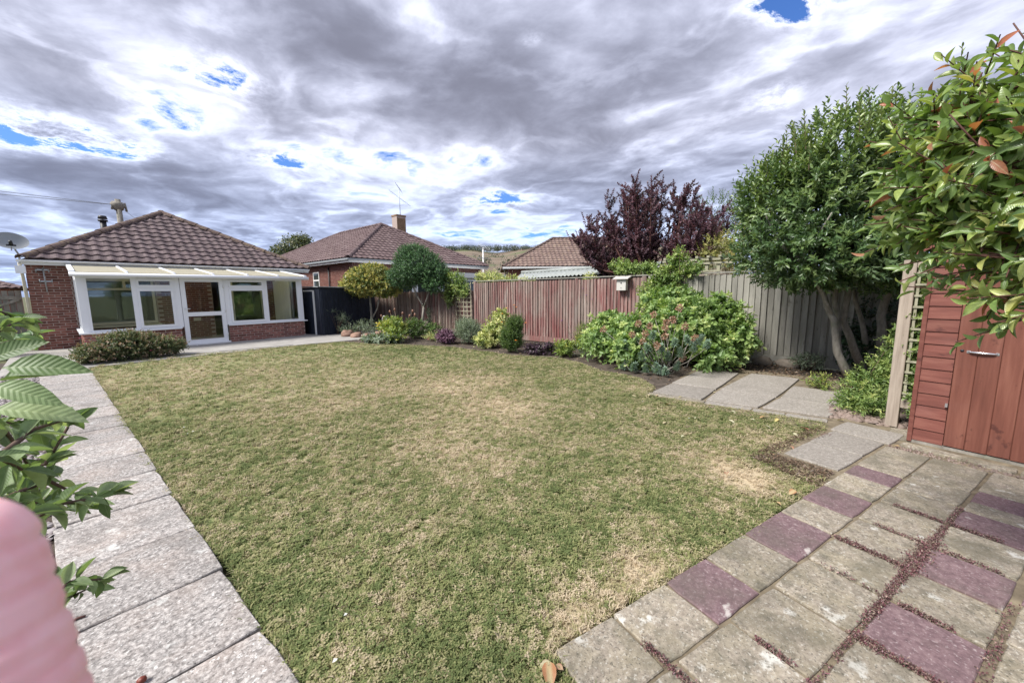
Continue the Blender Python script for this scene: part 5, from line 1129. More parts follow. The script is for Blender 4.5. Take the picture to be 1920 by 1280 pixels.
# purple plum behind the fence: upright shoots clothed in leaves
def plum():
    root = empty('plum_tree', (12, 4.4, 0), 'purple-leaved plum tree with upright shoots behind the fence', 'tree')
    rng = np.random.default_rng(8)
    b = MB(); base = np.array([12, 4.4, 0]); b.tube([(12, 4.4, 0), (12.02, 4.4, .9), (12, 4.35, 1.5)], [.14, .12, .10], 8)
    P_, Dd, Ln = [], [], []
    tips = []
    for i in range(62):
        y = rng.uniform(2.35, 6.85); x = 12+rng.uniform(-1.1, 1.1); q = (y-4.4)/2.3
        top = 4.30+.45*math.exp(-((y-4.6)/1.1)**2)-.55*q*q+rng.uniform(-.40, .16)
        if y > 5.9: top = 3.5+rng.uniform(-.4, .5)
        if y < 3.0: top = 3.4+rng.uniform(-.3, .35)
        a = np.array([12+(x-12)*.3, 4.4+(y-4.4)*.35, 1.5+rng.uniform(0, .5)]); m_ = np.array([12+(x-12)*.75, 4.4+(y-4.4)*.8, (1.6+top)/2.1]); t = np.array([x, y, top]); tips.append((a, m_, t))
        b.tube([a, (a+m_)/2+[0, 0, -.05], m_, (m_+t)/2, t], [.045, .032, .022, .012, .004], 5)
        for k in range(24):
            s_ = rng.uniform(.25, 1.0); p = (a+(m_-a)*(s_/.5)) if s_ < .5 else (m_+(t-m_)*((s_-.5)/.5)); d = unit(np.array([rng.normal(0, .6), rng.normal(0, .6), rng.uniform(.3, 1.2)])); l = rng.uniform(.25, .6)*(1.25-.5*s_)
            P_.append(p); Dd.append(d); Ln.append(l); b.tube([p, p+d*l], [.006, .003], 3, cap=False)
        P_.append(t-[0, 0, .35]); Dd.append(unit(t-m_)); Ln.append(.5)
    P_, Dd, Ln = np.array(P_), np.array(Dd), np.array(Ln)
    P, D, Nn, Lq, Wq, t = shoot_leaves(P_, Dd, Ln, 28, .088, .058, 62, rng=rng)
    tint = np.clip(np.repeat(rng.random(len(P_)), 28)*.55+rng.random(len(P))*.35+.12*t, 0, 1)
    o = link('crown', leaves_mesh('crown', TS, P-np.array([12, 4.4, 0]), D, Nn, Lq, Wq, tint), M['l_plum'], root); o['kind'] = 'stuff'
    b.build('trunk', M['redtwig'], root)
plum()

# bay tree
def bay():
    root = empty('bay_tree', (8.5, -.25, 0), 'large dense bay tree with several bare grey stems in front of the grey fence', 'tree')
    rng = np.random.default_rng(21)
    bl = [(7.9, .30, 2.75, 1.0, 1.08, .95), (7.8, -.05, 3.35, .85, .95, .75), (7.6, .45, 2.10, .85, .95, .55), (7.9, -.75, 2.3, .9, .7, .75), (7.7, .75, 3.0, .6, .62, .55), (8.1, -.9, 3.2, .8, .7, .8), (7.35, .0, 2.0, .6, .9, .42), (8.2, -.75, 1.80, .8, .65, .45), (7.9, .2, 1.75, .7, .8, .3)]
    P0, dn = blob_points(bl, 3000, .70, rng)
    zf = np.clip((P0[:, 2]-2.4)/1.3, 0, 1)
    dirs = unit(dn+np.column_stack([np.zeros(3000), np.zeros(3000), .25+1.5*zf])+rng.normal(0, .35, (3000, 3))); ln = rng.uniform(.14, .30, 3000)*(1+.6*zf)
    # long upright shoots from the top
    m = 85; P1, d1 = blob_points([(7.8, .1, 3.32, .85, 1.05, .50), (7.7, .9, 3.05, .4, .3, .35), (7.9, -.8, 3.5, .6, .5, .5)], m, .8, rng); D1 = unit(np.column_stack([rng.normal(0, .13, m), rng.normal(0, .13, m)+.05, np.ones(m)])); L1 = rng.uniform(.28, .60, m)
    tw = MB()
    for i in range(m): tw.tube([P1[i], P1[i]+D1[i]*L1[i]], [.007, .003], 3, cap=False)
    A = shoot_leaves(P0-dirs*ln[:, None]*.4, dirs, ln, 12, .108, .044, 48, rng=rng); B = shoot_leaves(P1, D1, L1, 20, .092, .036, 38, rng=rng)
    P, D, Nn, Lq, Wq, t = [np.concatenate([a, c]) for a, c in zip(A, B)]
    tint = np.clip(np.concatenate([np.repeat(rng.random(3000)*.45+.25*zf, 12), np.repeat(.45+.3*rng.random(m), 20)])+rng.random(len(P))*.25+.12*t-.05, 0, 1)
    ok = P[:, 2] > 1.36+.15*rng.random(len(P)); P, D, Nn, Lq, Wq, tint = P[ok], D[ok], Nn[ok], Lq[ok], Wq[ok], tint[ok]
    o = link('crown', leaves_mesh('crown', TS, P-np.array([8.5, -.25, 0]), D, Nn, Lq, Wq, tint), M['l_bay'], root); o['kind'] = 'stuff'
    tw.build('twig', M['twig'], root, kind='stuff')
    stems = [([G(1592, 716, -.03), OX(1572, 660, 7.95), OX(1562, 600, 7.9), OX(1545, 555, 7.8), OX(1512, 515, 7.7)], [.085, .072, .06, .05, .035]),
             ([G(1592, 716, -.03)+[.02, 0, 0], OX(1568, 640, 8.1), OX(1572, 590, 8.1), OX(1566, 545, 8.0), OX(1560, 480, 7.9)], [.06, .065, .055, .048, .035]),
             ([G(1622, 700, -.03), OX(1602, 655, 8.4), OX(1583, 600, 8.25), OX(1590, 550, 8.1), OX(1583, 480, 8.0)], [.095, .08, .07, .065, .05]),
             ([G(1628, 688, -.03), OX(1622, 640, 9.0), OX(1612, 590, 8.9), OX(1600, 540, 8.6)], [.07, .06, .05, .04]),
             ([G(1665, 700, -.03), OX(1652, 640, 8.6), OX(1652, 590, 8.6), OX(1668, 540, 8.4), OX(1690, 490, 8.2)], [.11, .09, .08, .07, .05]),
             ([OX(1562, 600, 7.9), OX(1548, 560, 7.7), OX(1530, 530, 7.6), OX(1490, 500, 7.5)], [.04, .032, .026, .018])]
    for k2, (pts, rr) in enumerate(stems):
        # smooth the control polygon a little and add wobble
        q = []; r2 = []
        for i in range(len(pts)-1):
            for s_ in (0, .5): q.append(np.array(pts[i])*(1-s_)+np.array(pts[i+1])*s_+rng.normal(0, .012, 3)); r2.append(rr[i]*(1-s_)+rr[i+1]*s_)
        q.append(pts[-1]); r2.append(rr[-1]); b = MB(); b.tube(q, [x*.74 for x in r2], 8)
        for j in range(5):
            e = np.array(pts[-1]); b.tube(*limb(e, e+[rng.normal(0, .22), rng.normal(0, .25), rng.uniform(.4, .9)], .1, 3, j, .025, .01), n=5)
        b.build('trunk', M['bark'], root)
bay()
# deep green ivy and shrub mass behind the bay stems
plant('ivy', (9.0, -1.2), 'dark ivy covering the fence behind the bay stems', 'climber', [(9.1, -.75, .75, .16, .55, .75), (9.0, -1.5, 1.0, .3, .7, 1.0), (9.0, -2.3, 1.1, .4, .7, 1.1), (9.05, -.35, .5, .1, .25, .5)], 650, .15, 9, .055, .045, M['l_dark'], up=.1, ang=75, seed=31)
plant('privet_shrub', (8.6, -2.6), 'dark evergreen shrub filling the corner behind the red shed', 'shrub', [(8.2, -2.3, 1.4, .9, 1.0, 1.3), (7.6, -2.6, 2.0, .9, 1.0, 1.0)], 900, .2, 10, .06, .03, M['l_dark'], seed=32)
plant('box_shrub', (8.85, .25), 'small grey-green shrub at the foot of the fence post', 'shrub', [(8.85, .22, .16, .22, .28, .18)], 110, .12, 9, .03, .016, M['l_grey'], seed=33)
plant('nandina', (6.45, -.35), 'bright lime-green feathery shrub beside the pale timber post', 'shrub', [(6.45, -.45, .26, .26, .24, .24), (6.7, -.62, .50, .24, .16, .26), (6.2, -.28, .12, .24, .20, .12), (7.0, -.72, .80, .16, .13, .22), (6.0, -.45, .16, .18, .16, .16)], 300, .24, 12, .060, .017, M['l_lime'], up=.45, ang=55, droop=.15, seed=34, tipt=.4)
plant('clump_plant', (7.25, -.02), 'low yellowing clump at the back corner of the small patio', 'plant', [(7.3, .02, .08, .25, .20, .10)], 40, .18, 7, .06, .015, M['l_prim'], up=.8, seed=35)
plant('climber', (5.95, -.9), 'light green climber on the trellis between post and shed', 'climber', [(5.80, -.74, .95, .10, .14, .72), (5.72, -.78, .4, .12, .12, .35), (5.95, -.85, 1.2, .1, .1, .5)], 210, .16, 10, .05, .022, M['l_lime'], up=.2, ang=60, seed=36)
plant('fern', (5.65, -.80), 'dark bluish low plant in the gap between post and shed', 'plant', [(5.62, -.84, .10, .10, .10, .11)], 60, .08, 8, .03, .016, M['l_dark'], seed=37)

# big lime-green shrub sprawling from the fence
plant('tree_peony', (8.1, 2.6), 'large sprawling light green shrub with deeply cut leaves against the fence', 'shrub',
      [(8.2, 2.3, .72, .85, .95, .65), (7.9, 3.1, .55, .8, .8, .5), (8.5, 1.75, .95, .5, .55, .5), (8.3, 1.35, .62, .42, .4, .42), (8.6, 2.7, 1.20, .5, .7, .42), (7.6, 3.75, .45, .6, .45, .32), (7.2, 2.9, .35, .5, .6, .32), (8.1, 3.9, .72, .55, .4, .35), (7.7, 1.6, .30, .4, .3, .3)],
      1350, .30, 12, .105, .054, M['l_peony'], up=.35, ang=58, droop=.38, seed=41, shell=.62, tipt=.35, zmin=.03)
plant('vine', (9.0, 2.6), 'pale climbing vine rising over the top of the fence above the big shrub', 'climber', [(9.1, 2.95, 1.75, .18, .42, .30), (9.15, 2.75, 2.15, .16, .20, .28), (9.2, 2.45, 1.95, .16, .3, .18), (9.05, 3.3, 1.45, .16, .3, .3)], 240, .26, 10, .07, .042, M['l_lime'], up=.5, ang=62, seed=42, tipt=.3)
plant('vine', (9.3, 3.7), 'pale climbing vine spilling over the fence above the bird box', 'climber', [(9.35, 3.95, 2.02, .22, .45, .16), (9.4, 4.25, 2.12, .16, .25, .14), (9.3, 3.45, 2.0, .16, .3, .12)], 170, .22, 10, .065, .038, M['l_lime'], up=.5, ang=62, seed=43, tipt=.3)
#spurge with whorled blue-green shoots and dried heads
def spurge():
    root = empty('spurge', (7.0, 2.35, 0), 'blue-green spurge with bare curving stems and dried orange-brown flower heads', 'plant'); rng = np.random.default_rng(51)
    b = MB(); Ps, Ds, Ls = [], [], []
    tips = [(1195, 640), (1222, 632), (1240, 655), (1265, 645), (1290, 640), (1180, 668), (1205, 672), (1228, 690), (1252, 672), (1275, 665), (1300, 655), (1190, 695), (1210, 705), (1310, 640), (1215, 655), (1248, 700), (1268, 690), (1172, 650), (1326, 648), (1232, 708), (1186, 712), (1170, 690)]
    base = np.array([7.15, 2.25, -.03])
    for (px, py) in tips:
        X = 6.75+rng.uniform(-.1, .35); t = OX(px, py, X); 
        if t[2] < .06: t[2] = .06
        m_ = (base+t)/2+np.array([rng.normal(0, .06), rng.normal(0, .06), -.06]); b.tube([base+rng.normal(0, .09, 3)*[1, 1, 0], m_, t-[0, 0, .03]], [.009, .007, .005], 5)
        d = unit(np.array([rng.normal(-.25, .3), rng.normal(0, .3), 1.0])); Ps.append(t-d*.05); Ds.append(d); Ls.append(.16)
    P, D, Nn, Lq, Wq, t = shoot_leaves(np.array(Ps), np.array(Ds), np.array(Ls), 85, .085, .014, 66, rng=rng, jitter=.15)
    tint = np.clip(.25+.5*rng.random(len(P))+.25*t, 0, 1); o = link('foliage', leaves_mesh('foliage', TS, P-np.array([7.0, 2.35, 0]), D, Nn, Lq, Wq, tint), M['l_euph'], root); o['kind'] = 'stuff'
    heads = [(1274, 577, 7.1), (1250, 604, 7.0), (1262, 600, 7.05), (1226, 590, 7.2), (1197, 607, 7.1), (1218, 612, 7.1), (1247, 615, 6.9), (1246, 630, 6.8), (1285, 612, 7.1), (1303, 634, 6.9), (1232, 648, 6.6), (1186, 628, 6.9), (1131, 618, 7.1), (1279, 670, 6.8), (1210, 625, 7.0), (1205, 640, 6.8)]
    for i, (px, py, X) in enumerate(heads):
        c = OX(px, py, X); m_ = (base+c)/2+np.array([rng.normal(0, .05), rng.normal(0, .05), -.02]); b.tube([base+rng.normal(0, .10, 3)*[1, 1, 0], m_, c], [.006, .005, .004], 5)
        n = 120; dd = unit(rng.normal(size=(n, 3))); pp = c-np.array([7.0, 2.35, 0])+dd*rng.uniform(.010, .052, (n, 1))*[1, 1, 1.2]
        h = link('flower_head', leaves_mesh('flower_head', TF, pp, dd, unit(rng.normal(size=(n, 3))), np.full(n, .030), np.full(n, .024), rng.random(n)), M['dried'], root)
    for i in range(8):
        a = base+rng.normal(0, .15, 3)*[1, 1, 0]; e = a+np.array([rng.normal(-.2, .25), rng.normal(0, .4), rng.uniform(.02, .2)]); b.tube(*limb(a, e, .4, 4, i, .011, .006), n=5)
    b.build('stem', M['bark'], root)
spurge()

# round-headed trees in front of the low fence
plant('euonymus', (8.0, 14.1), 'round-headed variegated yellow-green shrub on a bare stem by the navy store', 'shrub', [(7.95, 13.9, 1.95, .95, .95, .62), (8.2, 13.3, 1.75, .7, .7, .45), (7.75, 14.6, 1.72, .7, .6, .42), (8.1, 13.9, 2.3, .6, .6, .35)],
      2000, .16, 10, .066, .040, M['l_var'], up=.35, seed=61, shell=.7, trunks=[([(8.0, 14.1, -.03), (8.02, 14.05, .5), (7.95, 13.95, 1.4)], [.05, .045, .04]), ([(8.02, 14.05, .45), (8.15, 13.8, .9), (8.2, 13.6, 1.5)], [.03, .03, .025])], stemmat=M['bark'], tipt=.3)
plant('ceanothus', (8.7, 11.7), 'rounded dark green tree on a forked trunk in front of the low fence', 'tree', [(8.6, 11.7, 2.45, .90, 1.05, .68), (8.55, 12.5, 2.05, .7, .7, .45), (8.75, 11.0, 2.15, .65, .65, .50), (8.5, 11.8, 2.95, .6, .6, .32), (8.6, 10.75, 1.75, .4, .4, .3)],
      3600, .16, 13, .044, .024, M['l_conif'], up=.35, seed=62, shell=.6, trunks=[([(8.7, 11.7, -.03), (8.72, 11.68, .5), (8.75, 11.6, 1.0)], [.05, .045, .045]), ([(8.75, 11.6, .95), (8.7, 11.95, 1.4), (8.65, 12.2, 1.9)], [.035, .03, .02]), ([(8.75, 11.6, .95), (8.75, 11.35, 1.35), (8.7, 11.0, 1.9)], [.035, .03, .02])], stemmat=M['bark'], tipt=.4)
plant('twisted_conifer', (8.75, 11.25), 'small dark spiralling conifer at the foot of the forked tree', 'shrub', [(8.7, 11.25, .25, .14, .16, .16), (8.72, 11.3, .5, .12, .13, .15), (8.7, 11.27, .78, .08, .1, .16)], 160, .1, 9, .03, .012, M['l_dark'], seed=63)
plant('climber', (9.1, 10.0), 'yellow-green climber over the trellis at the fence step', 'climber', [(9.1, 10.25, 1.85, .25, .50, .42), (9.1, 10.5, 1.5, .2, .3, .45), (9.1, 9.85, 1.60, .15, .30, .35), (9.1, 10.7, 2.05, .2, .3, .2), (9.08, 10.6, 1.15, .1, .1, .25)], 420, .22, 10, .058, .034, M['l_lime'], up=.25, ang=60, seed=64, tipt=.4)
plant('honeysuckle', (9.7, 8.9), 'cream-flowered climber along the top of the red-stained fence', 'climber', [(9.6, 8.9, 1.92, .3, .45, .26), (9.5, 8.1, 1.87, .25, .5, .15), (9.7, 9.5, 1.95, .3, .3, .25), (9.5, 7.3, 1.80, .2, .3, .12), (9.6, 5.2, 1.82, .15, .2, .15)], 380, .2, 10, .055, .03, M['l_pale'], up=.4, seed=65, tipt=.2)
plant('golden_shrub', (11.4, 1.9), 'golden-green shrub between the plum and the bay tree beyond the fence', 'shrub', [(11.3, 2.35, 2.55, .7, .55, .45), (11.2, 1.8, 2.45, .6, .6, .8), (11.5, 1.3, 3.0, .6, .7, .8), (11.2, 2.7, 2.15, .6, .35, .3)], 560, .28, 10, .06, .03, M['l_gold'], seed=66)
plant('birch', (14.5, 3.1), 'thin light green tree top between the plum and the bay tree', 'tree', [(14.5, 3.2, 3.9, .9, 1.1, .9), (14.3, 2.2, 4.0, .7, .7, .9)], 420, .3, 10, .05, .03, M['l_mid'], seed=67, up=.9)

# flower bed plants, from the store to the big shrub
plant('cotoneaster', (6.9, 13.2), 'grey-green spreading shrub at the corner of the navy store', 'shrub', [(7.3, 13.1, .28, .55, .5, .26), (6.8, 13.5, .2, .4, .35, .2), (6.9, 14.0, .5, .25, .25, .25)], 260, .22, 10, .035, .018, M['l_grey'], seed=71)
plant('juniper', (6.6, 14.0), 'grey-blue juniper branches poking out beside the store door', 'shrub', [(6.7, 13.8, .62, .22, .2, .16), (6.5, 14.1, .85, .22, .12, .08)], 60, .26, 14, .03, .010, M['l_grey'], up=.1, rnd=.2, seed=72)
for i, (p, r, lab) in enumerate(((G(652, 630), (.22, .20, .17), 'rough reddish rock at the lawn edge by the store, leftmost'), (G(668, 632), (.20, .16, .13), 'rough reddish rock second from the left at the bed corner'), (G(690, 634), (.22, .18, .12), 'low pinkish-grey rock in front of the yellow flowers'), (G(712, 630), (.26, .2, .13), 'long low mossy rock behind the hosta'))):
    b = MB(); b.blob((p[0], p[1], .03), r, 30+i, 8, 6, .28); tag(b.build('rock', M['pinkstone']), lab, 'rock', 'rocks at the bed corner')
plant('peony', (6.75, 10.6), 'peony with yellowing leaves and brown upright stems', 'plant', [(6.7, 10.35, .42, .32, .35, .30), (6.8, 10.9, .45, .25, .3, .30), (6.5, 10.1, .22, .28, .3, .2)], 130, .28, 7, .11, .055, M['l_prim'], up=.7, droop=.1, seed=73)
b = MB(); tops = []
for (px, py) in ((740, 580), (755, 587), (774, 583), (768, 592), (747, 596), (715, 592), (731, 572+12), (778, 590)):
    c = OX(px, py, 6.85); b.tube([(6.8, 10.4, .1), ((6.8+c[0])/2, (10.4+c[1])/2, c[2]*.6), c], [.010, .008, .005], 4); b.blob(tuple(c), (.035, .035, .05), int(px), 6, 4)
tag(b.build('seed_stalk', M['dried']), 'tall dried brown seed stalks rising from the yellowing peony', 'plant')
plant('hosta', (6.2, 10.35), 'spreading pale grey-green hosta leaves at the front of the bed', 'plant', [(6.25, 10.55, .12, .35, .5, .14), (6.15, 10.9, .09, .25, .35, .10), (6.45, 10.1, .14, .3, .3, .14)], 90, .16, 6, .12, .065, M['l_grey'], up=.3, droop=.3, seed=74, ang=65)
plant('yellow_lily', (7.3, 12.3), 'small clump with broad yellow leaves in front of the low fence', 'plant', [(7.35, 12.2, .32, .16, .2, .12)], 16, .16, 5, .12, .05, M['l_ylw'], up=.9, seed=75)
plant('hydrangea', (7.7, 10.9), 'rounded mid-green bush behind the peony', 'shrub', [(7.6, 10.6, .32, .42, .48, .34), (7.9, 10.0, .25, .3, .3, .26)], 260, .18, 10, .055, .034, M['l_mid'], seed=76)
hoop = MB(); hoop.tube([(7.45+.0, 12.2+.13*math.cos(a), .55+.13*math.sin(a)) for a in np.linspace(-.2, 3.3, 12)], .012, 5); hoop.tube([(7.45, 12.07, .55), (7.45, 12.07, 0)], .008, 4); hoop.tube([(7.45, 12.33, .55), (7.45, 12.33, 0)], .008, 4)
tag(hoop.build('garden_hoop', M['white']), 'small white wire hoop standing in the bed by the low fence', 'hoop')
pot = empty('flower_pot', (7.95, 11.3, 0), 'small dark round pot in the bed behind the rocks', 'pot')
b = MB(); pm = Matrix.Translation((7.95, 11.65, 0)); b.lathe([(.0, 0), (.10, 0), (.15, .2), (.165, .2), (.165, .23), (.14, .23), (.13, .18), (0, .18)], 16, pm); b.build('pot_body', M['black'], pot)
plant('sedum_plant', (7.6, 9.7), 'pale grey-green clump with a few white flowers', 'plant', [(7.5, 9.6, .12, .25, .3, .12), (7.4, 9.2, .12, .2, .2, .14)], 70, .14, 8, .04, .022, M['l_pale'], seed=77)
plant('santolina', (7.55, 9.35), 'soft grey mound beside the purple heather', 'plant', [(7.5, 9.25, .15, .22, .2, .17)], 110, .10, 10, .024, .008, M['l_grey'], seed=78)
plant('heuchera', (7.35, 8.75), 'purple rounded mound of leaves at the lawn edge', 'plant', [(7.38, 8.75, .18, .30, .36, .20)], 230, .12, 8, .055, .036, M['l_heu'], up=.4, seed=79)
b = MB()
for i in range(9):
    x, y = 7.85+random.uniform(-.2, .2), 11.1+random.uniform(-.6, .2)-1.2
    b.box(x-.04, x+.04, y-.06, y+.06, -.03, .06, Matrix.Rotation(0, 4, 'Z'))
tag(b.build('brick_rubble', M['brick']), 'scatter of broken red brick pieces in the bed beside the purple mound', 'bricks', kind='stuff')
plant('aster', (7.75, 8.2), 'rounded grey-green bush dotted with small white daisies', 'shrub', [(7.75, 8.15, .34, .42, .46, .34), (7.9, 8.5, .5, .3, .3, .22)], 900, .20, 12, .036, .013, M['l_grey'], up=.8, seed=80)
plant('hosta', (7.65, 7.05), 'cream-edged shrub with arching pale leaves right of the daisies', 'shrub', [(7.7, 7.0, .45, .36, .40, .34), (7.95, 7.05, .85, .25, .25, .22), (7.4, 7.15, .2, .3, .36, .2)], 230, .22, 8, .105, .040, M['l_pale'], up=.35, droop=.3, ang=60, seed=81)
plant('coreopsis', (7.25, 6.15), 'upright fine-leaved green plant with orange daisy flowers', 'plant', [(7.25, 6.1, .36, .26, .30, .36), (7.3, 6.0, .7, .2, .22, .18)], 700, .22, 14, .050, .012, M['l_mid'], up=1.2, seed=82)
def flowers(label, name, pts, m, r, cat='flowers', parent_label=None, centre=None):
    root = empty(name, pts[0]*[1, 1, 0], label, cat)
    for i, c in enumerate(pts):
        b = MB(); n = 9
        for k2 in range(n):
            a = 2*math.pi*k2/n; b.add([tuple(c), tuple(c+r*np.array([math.cos(a-.25)*.6, math.sin(a-.25)*.6, .12])), tuple(c+r*np.array([math.cos(a), math.sin(a), .05])), tuple(c+r*np.array([math.cos(a+.25)*.6, math.sin(a+.25)*.6, .12]))], [(0, 1, 2, 3)])
        b.blob(tuple(c+np.array([0, 0, .006])), (r*.3, r*.3, r*.2), i, 6, 4, .05); o = b.build('flower', m, root)
    b = MB()
    for c in pts: b.tube([c, c+np.array([random.uniform(-.03, .03), random.uniform(-.03, .03), -min(.25, c[2])])], .004, 3, cap=False)
    b.build('stem', M['l_mid'], root)
flowers('orange and yellow daisy heads on the upright fine-leaved plant', 'orange_daisies', [OX(*p) for p in ((950, 578, 7.25), (968, 576, 7.3), (942, 588, 7.2), (941, 604, 7.2), (986, 605, 7.2), (967, 638, 7.05), (964, 572, 7.35))], M['f_orange'], .045)
flowers('tiny white daisy heads over the rounded grey-green bush', 'white_daisies', [np.array([7.75+random.uniform(-.38, .38), 8.2+random.uniform(-.45, .5), random.uniform(.45, .78)]) for i in range(34)], M['f_white'], .018)
flowers('loose purple flower heads on thin stems against the red fence', 'purple_verbena', [OX(*p) for p in ((1093, 541, 8.6), (1099, 553, 8.6), (1053, 601, 8.2), (1110, 561, 8.6))], M['f_purple'], .035)
flowers('small creamy flowers on the climber at the fence top', 'cream_flowers', [np.array([9.45+random.uniform(-.2, .2), random.uniform(7.6, 9.6), random.uniform(1.9, 2.15)]) for i in range(26)], M['f_white'], .024)
plant('verbena', (8.2, 4.6), 'thin-stemmed wispy plant in front of the fence beside the big shrub', 'plant', [(8.2, 4.7, .5, .3, .35, .45)], 26, .5, 7, .03, .012, M['l_grey'], up=2.0, seed=83, twigs=.003)
plant('heuchera', (7.35, 5.45), 'very dark purple low clump at the lawn edge', 'plant', [(7.4, 5.45, .10, .24, .28, .12), (7.5, 5.1, .14, .14, .14, .12)], 120, .11, 7, .06, .042, M['l_hdk'], up=.4, seed=84)
plant('primula', (7.55, 4.75), 'yellow-green leafy clump between the dark clump and the big shrub', 'plant', [(7.5, 4.75, .16, .28, .28, .16), (7.9, 4.5, .24, .28, .2, .16)], 80, .17, 7, .10, .042, M['l_prim'], up=.8, ang=45, seed=85)
plant('lavender', (7.75, 4.2), 'wispy grey-green plant at the left foot of the big shrub', 'plant', [(7.6, 4.15, .2, .35, .3, .2)], 90, .24, 10, .03, .008, M['l_grey'], up=1.0, seed=86)
plant('golden_cypress', (8.4, 4.75), 'small bright yellow-green cypress left of the big shrub', 'shrub', [(8.4, 4.75, .42, .18, .2, .30)], 170, .12, 12, .024, .010, M['l_prim'], up=1.2, seed=87)
plant('fuchsia', (.95, 12.75), 'low spreading fuchsia bush with pinkish tips in front of the conservatory', 'shrub', [(1.0, 12.75, .30, .80, .48, .32), (.5, 12.7, .2, .5, .38, .22), (1.6, 12.7, .25, .45, .4, .26), (1.0, 12.8, .5, .5, .3, .18)], 1700, .18, 12, .042, .026, M['l_fuch'], up=.4, seed=88, tipt=.45)
flowers('deep pink flowers at the left side of the fuchsia bush', 'pink_flowers', [OY(150, 634, 12.6), OY(160, 641, 12.5), OY(290, 660, 12.4), OY(299, 658, 12.5), OY(283, 657, 12.4)], M['f_pink'], .04)
plant('lavender', (2.25, 14.55), 'tiny grey tuft growing against the brick wall left of the door', 'plant', [(2.0, 14.55, .12, .12, .08, .14)], 40, .12, 9, .02, .008, M['l_grey'], up=1, seed=89)
plant('hedge_plant', (-1.3, 16.4), 'light green bush at the left edge in front of the side gate', 'shrub', [(-1.25, 16.2, .5, .5, .4, .5), (-1.3, 16.0, 2.15, .45, .4, .28)], 260, .2, 9, .06, .035, M['l_lime'], seed=90)

# ------------------------------------------------------------------ photinia hanging over the shed, close to the camera
def near_leaves(root, P, D, Nn, Lq, W_ratio, mats, pick, nbig=300, seed=0, massmat=None, tint=None, tmpls=(TD, TD2, TD3), base=None):
    """the nearest leaves as single objects sharing three meshes, the rest as one mass"""
    dist = np.linalg.norm(P-CAMP, axis=1); v = (P-CAMP); dep = v@_f; sx = (v@_r2)/np.maximum(dep, .05)*FPX; sy = (v@_u2)/np.maximum(dep, .05)*FPX
    vis = (dep > .1) & (np.abs(sx) < 1000) & (np.abs(sy) < 680); order = np.argsort(np.where(vis, dist, dist+100)); big = order[:nbig]; rest = order[nbig:]
    rng = np.random.default_rng(seed); ms = {}
    for k2, m in enumerate(mats):
        for j, tm in enumerate(tmpls):
            V = tm[0]*[W_ratio*1.0, 1, 1]; me = mesh_np('leaf', V, tm[1], smooth=True); me.materials.append(m); ms[k2, j] = me
    Du = unit(D); X = unit(np.cross(Du, Nn)); Z = np.cross(X, Du); bo = root.location
    for i in big:
        o = bpy.data.objects.new('leaf', ms[pick[i], int(rng.integers(len(tmpls)))]); COL.objects.link(o); o.parent = root; s = Lq[i]
        o.matrix_local = Matrix(((X[i][0]*s, Du[i][0]*s, Z[i][0]*s, P[i][0]-bo[0]), (X[i][1]*s, Du[i][1]*s, Z[i][1]*s, P[i][1]-bo[1]), (X[i][2]*s, Du[i][2]*s, Z[i][2]*s, P[i][2]-bo[2]), (0, 0, 0, 1)))
    if len(rest):
        q = rest; o = link('foliage', leaves_mesh('foliage', TD, P[q]-np.array(bo), D[q], Nn[q], Lq[q], Lq[q]*W_ratio, tint[q], True), massmat, root); o['kind'] = 'stuff'
def photinia():
    root = empty('photinia', (2.6, -1.9, 0), 'photinia shrub with glossy oval leaves and red tips overhanging the shed at the right edge', 'shrub'); bpy.context.view_layer.update()
    rng = np.random.default_rng(91)
    bl = []
    for (px, py, dist, r) in ((1895, 300, 2.55, .36), (1780, 340, 2.45, .20), (1735, 410, 2.6, .16), (1845, 440, 2.35, .18), (1970, 360, 2.5, .42), (2010, 190, 2.7, .32), (1810, 225, 2.6, .22), (2060, 460, 2.4, .36), (1900, 190, 2.7, .20), (1725, 290, 2.7, .14), (1955, 530, 2.1, .10), (1700, 330, 2.6, .09)):
        c = RAY(px, py, dist); bl.append((c[0], c[1], c[2], r, r, r))
    n = 520; P0, dn = blob_points(bl, n, .5, rng)
    toward = unit(np.array([-.45, .45, .25])); dirs = unit(dn*.8+toward*.6+rng.normal(0, .45, (n, 3))); ln = rng.uniform(.12, .24, n)
    P, D, Nn, Lq, Wq, t = shoot_leaves(P0-dirs*ln[:, None]*.4, dirs, ln, 9, .082, .034, 52, rng=rng, jitter=.3, droop=.1)
    sy = (P-CAMP)@_u2/np.maximum((P-CAMP)@_f, .1)
    tint = np.clip(np.repeat(rng.random(n), 9)*.6+rng.random(len(P))*.3, 0, .9)
    hi = P[:, 2] > 1.9; redp = (rng.random(len(P)) < np.where(hi, .055, .008)*(.4+1.2*(t > .5))); tint = np.where(redp, .97, tint)
    near_leaves(root, P, D, Nn, Lq, .40, [M['l_photo'], M['l_photr']], redp.astype(int), 300, 5, M['l_phot'], tint)
    b = MB()
    for i in range(n): b.tube([P0[i]-dirs[i]*ln[i]*.45, P0[i]+dirs[i]*ln[i]*.6], [.0035, .002], 4, cap=False)
    b.build('twig', M['redtwig'], root, kind='stuff')
    b = MB(); hub = np.array([2.75, -2.0, 1.0]); b.tube([(2.6, -1.9, -.05), (2.65, -1.95, .5), hub], [.05, .045, .04], 8)
    for j, q in enumerate(bl):
        c = np.array(q[:3]); b.tube(*limb(hub, c, .15, 5, j, .022, .008), n=6)
        for k2 in range(5):
            b.tube(*limb(c, c+rng.normal(0, .38, 3)*q[3], .15, 3, k2+j*9, .006, .003), n=4)
    b.build('branch', M['redtwig'], root)
photinia()

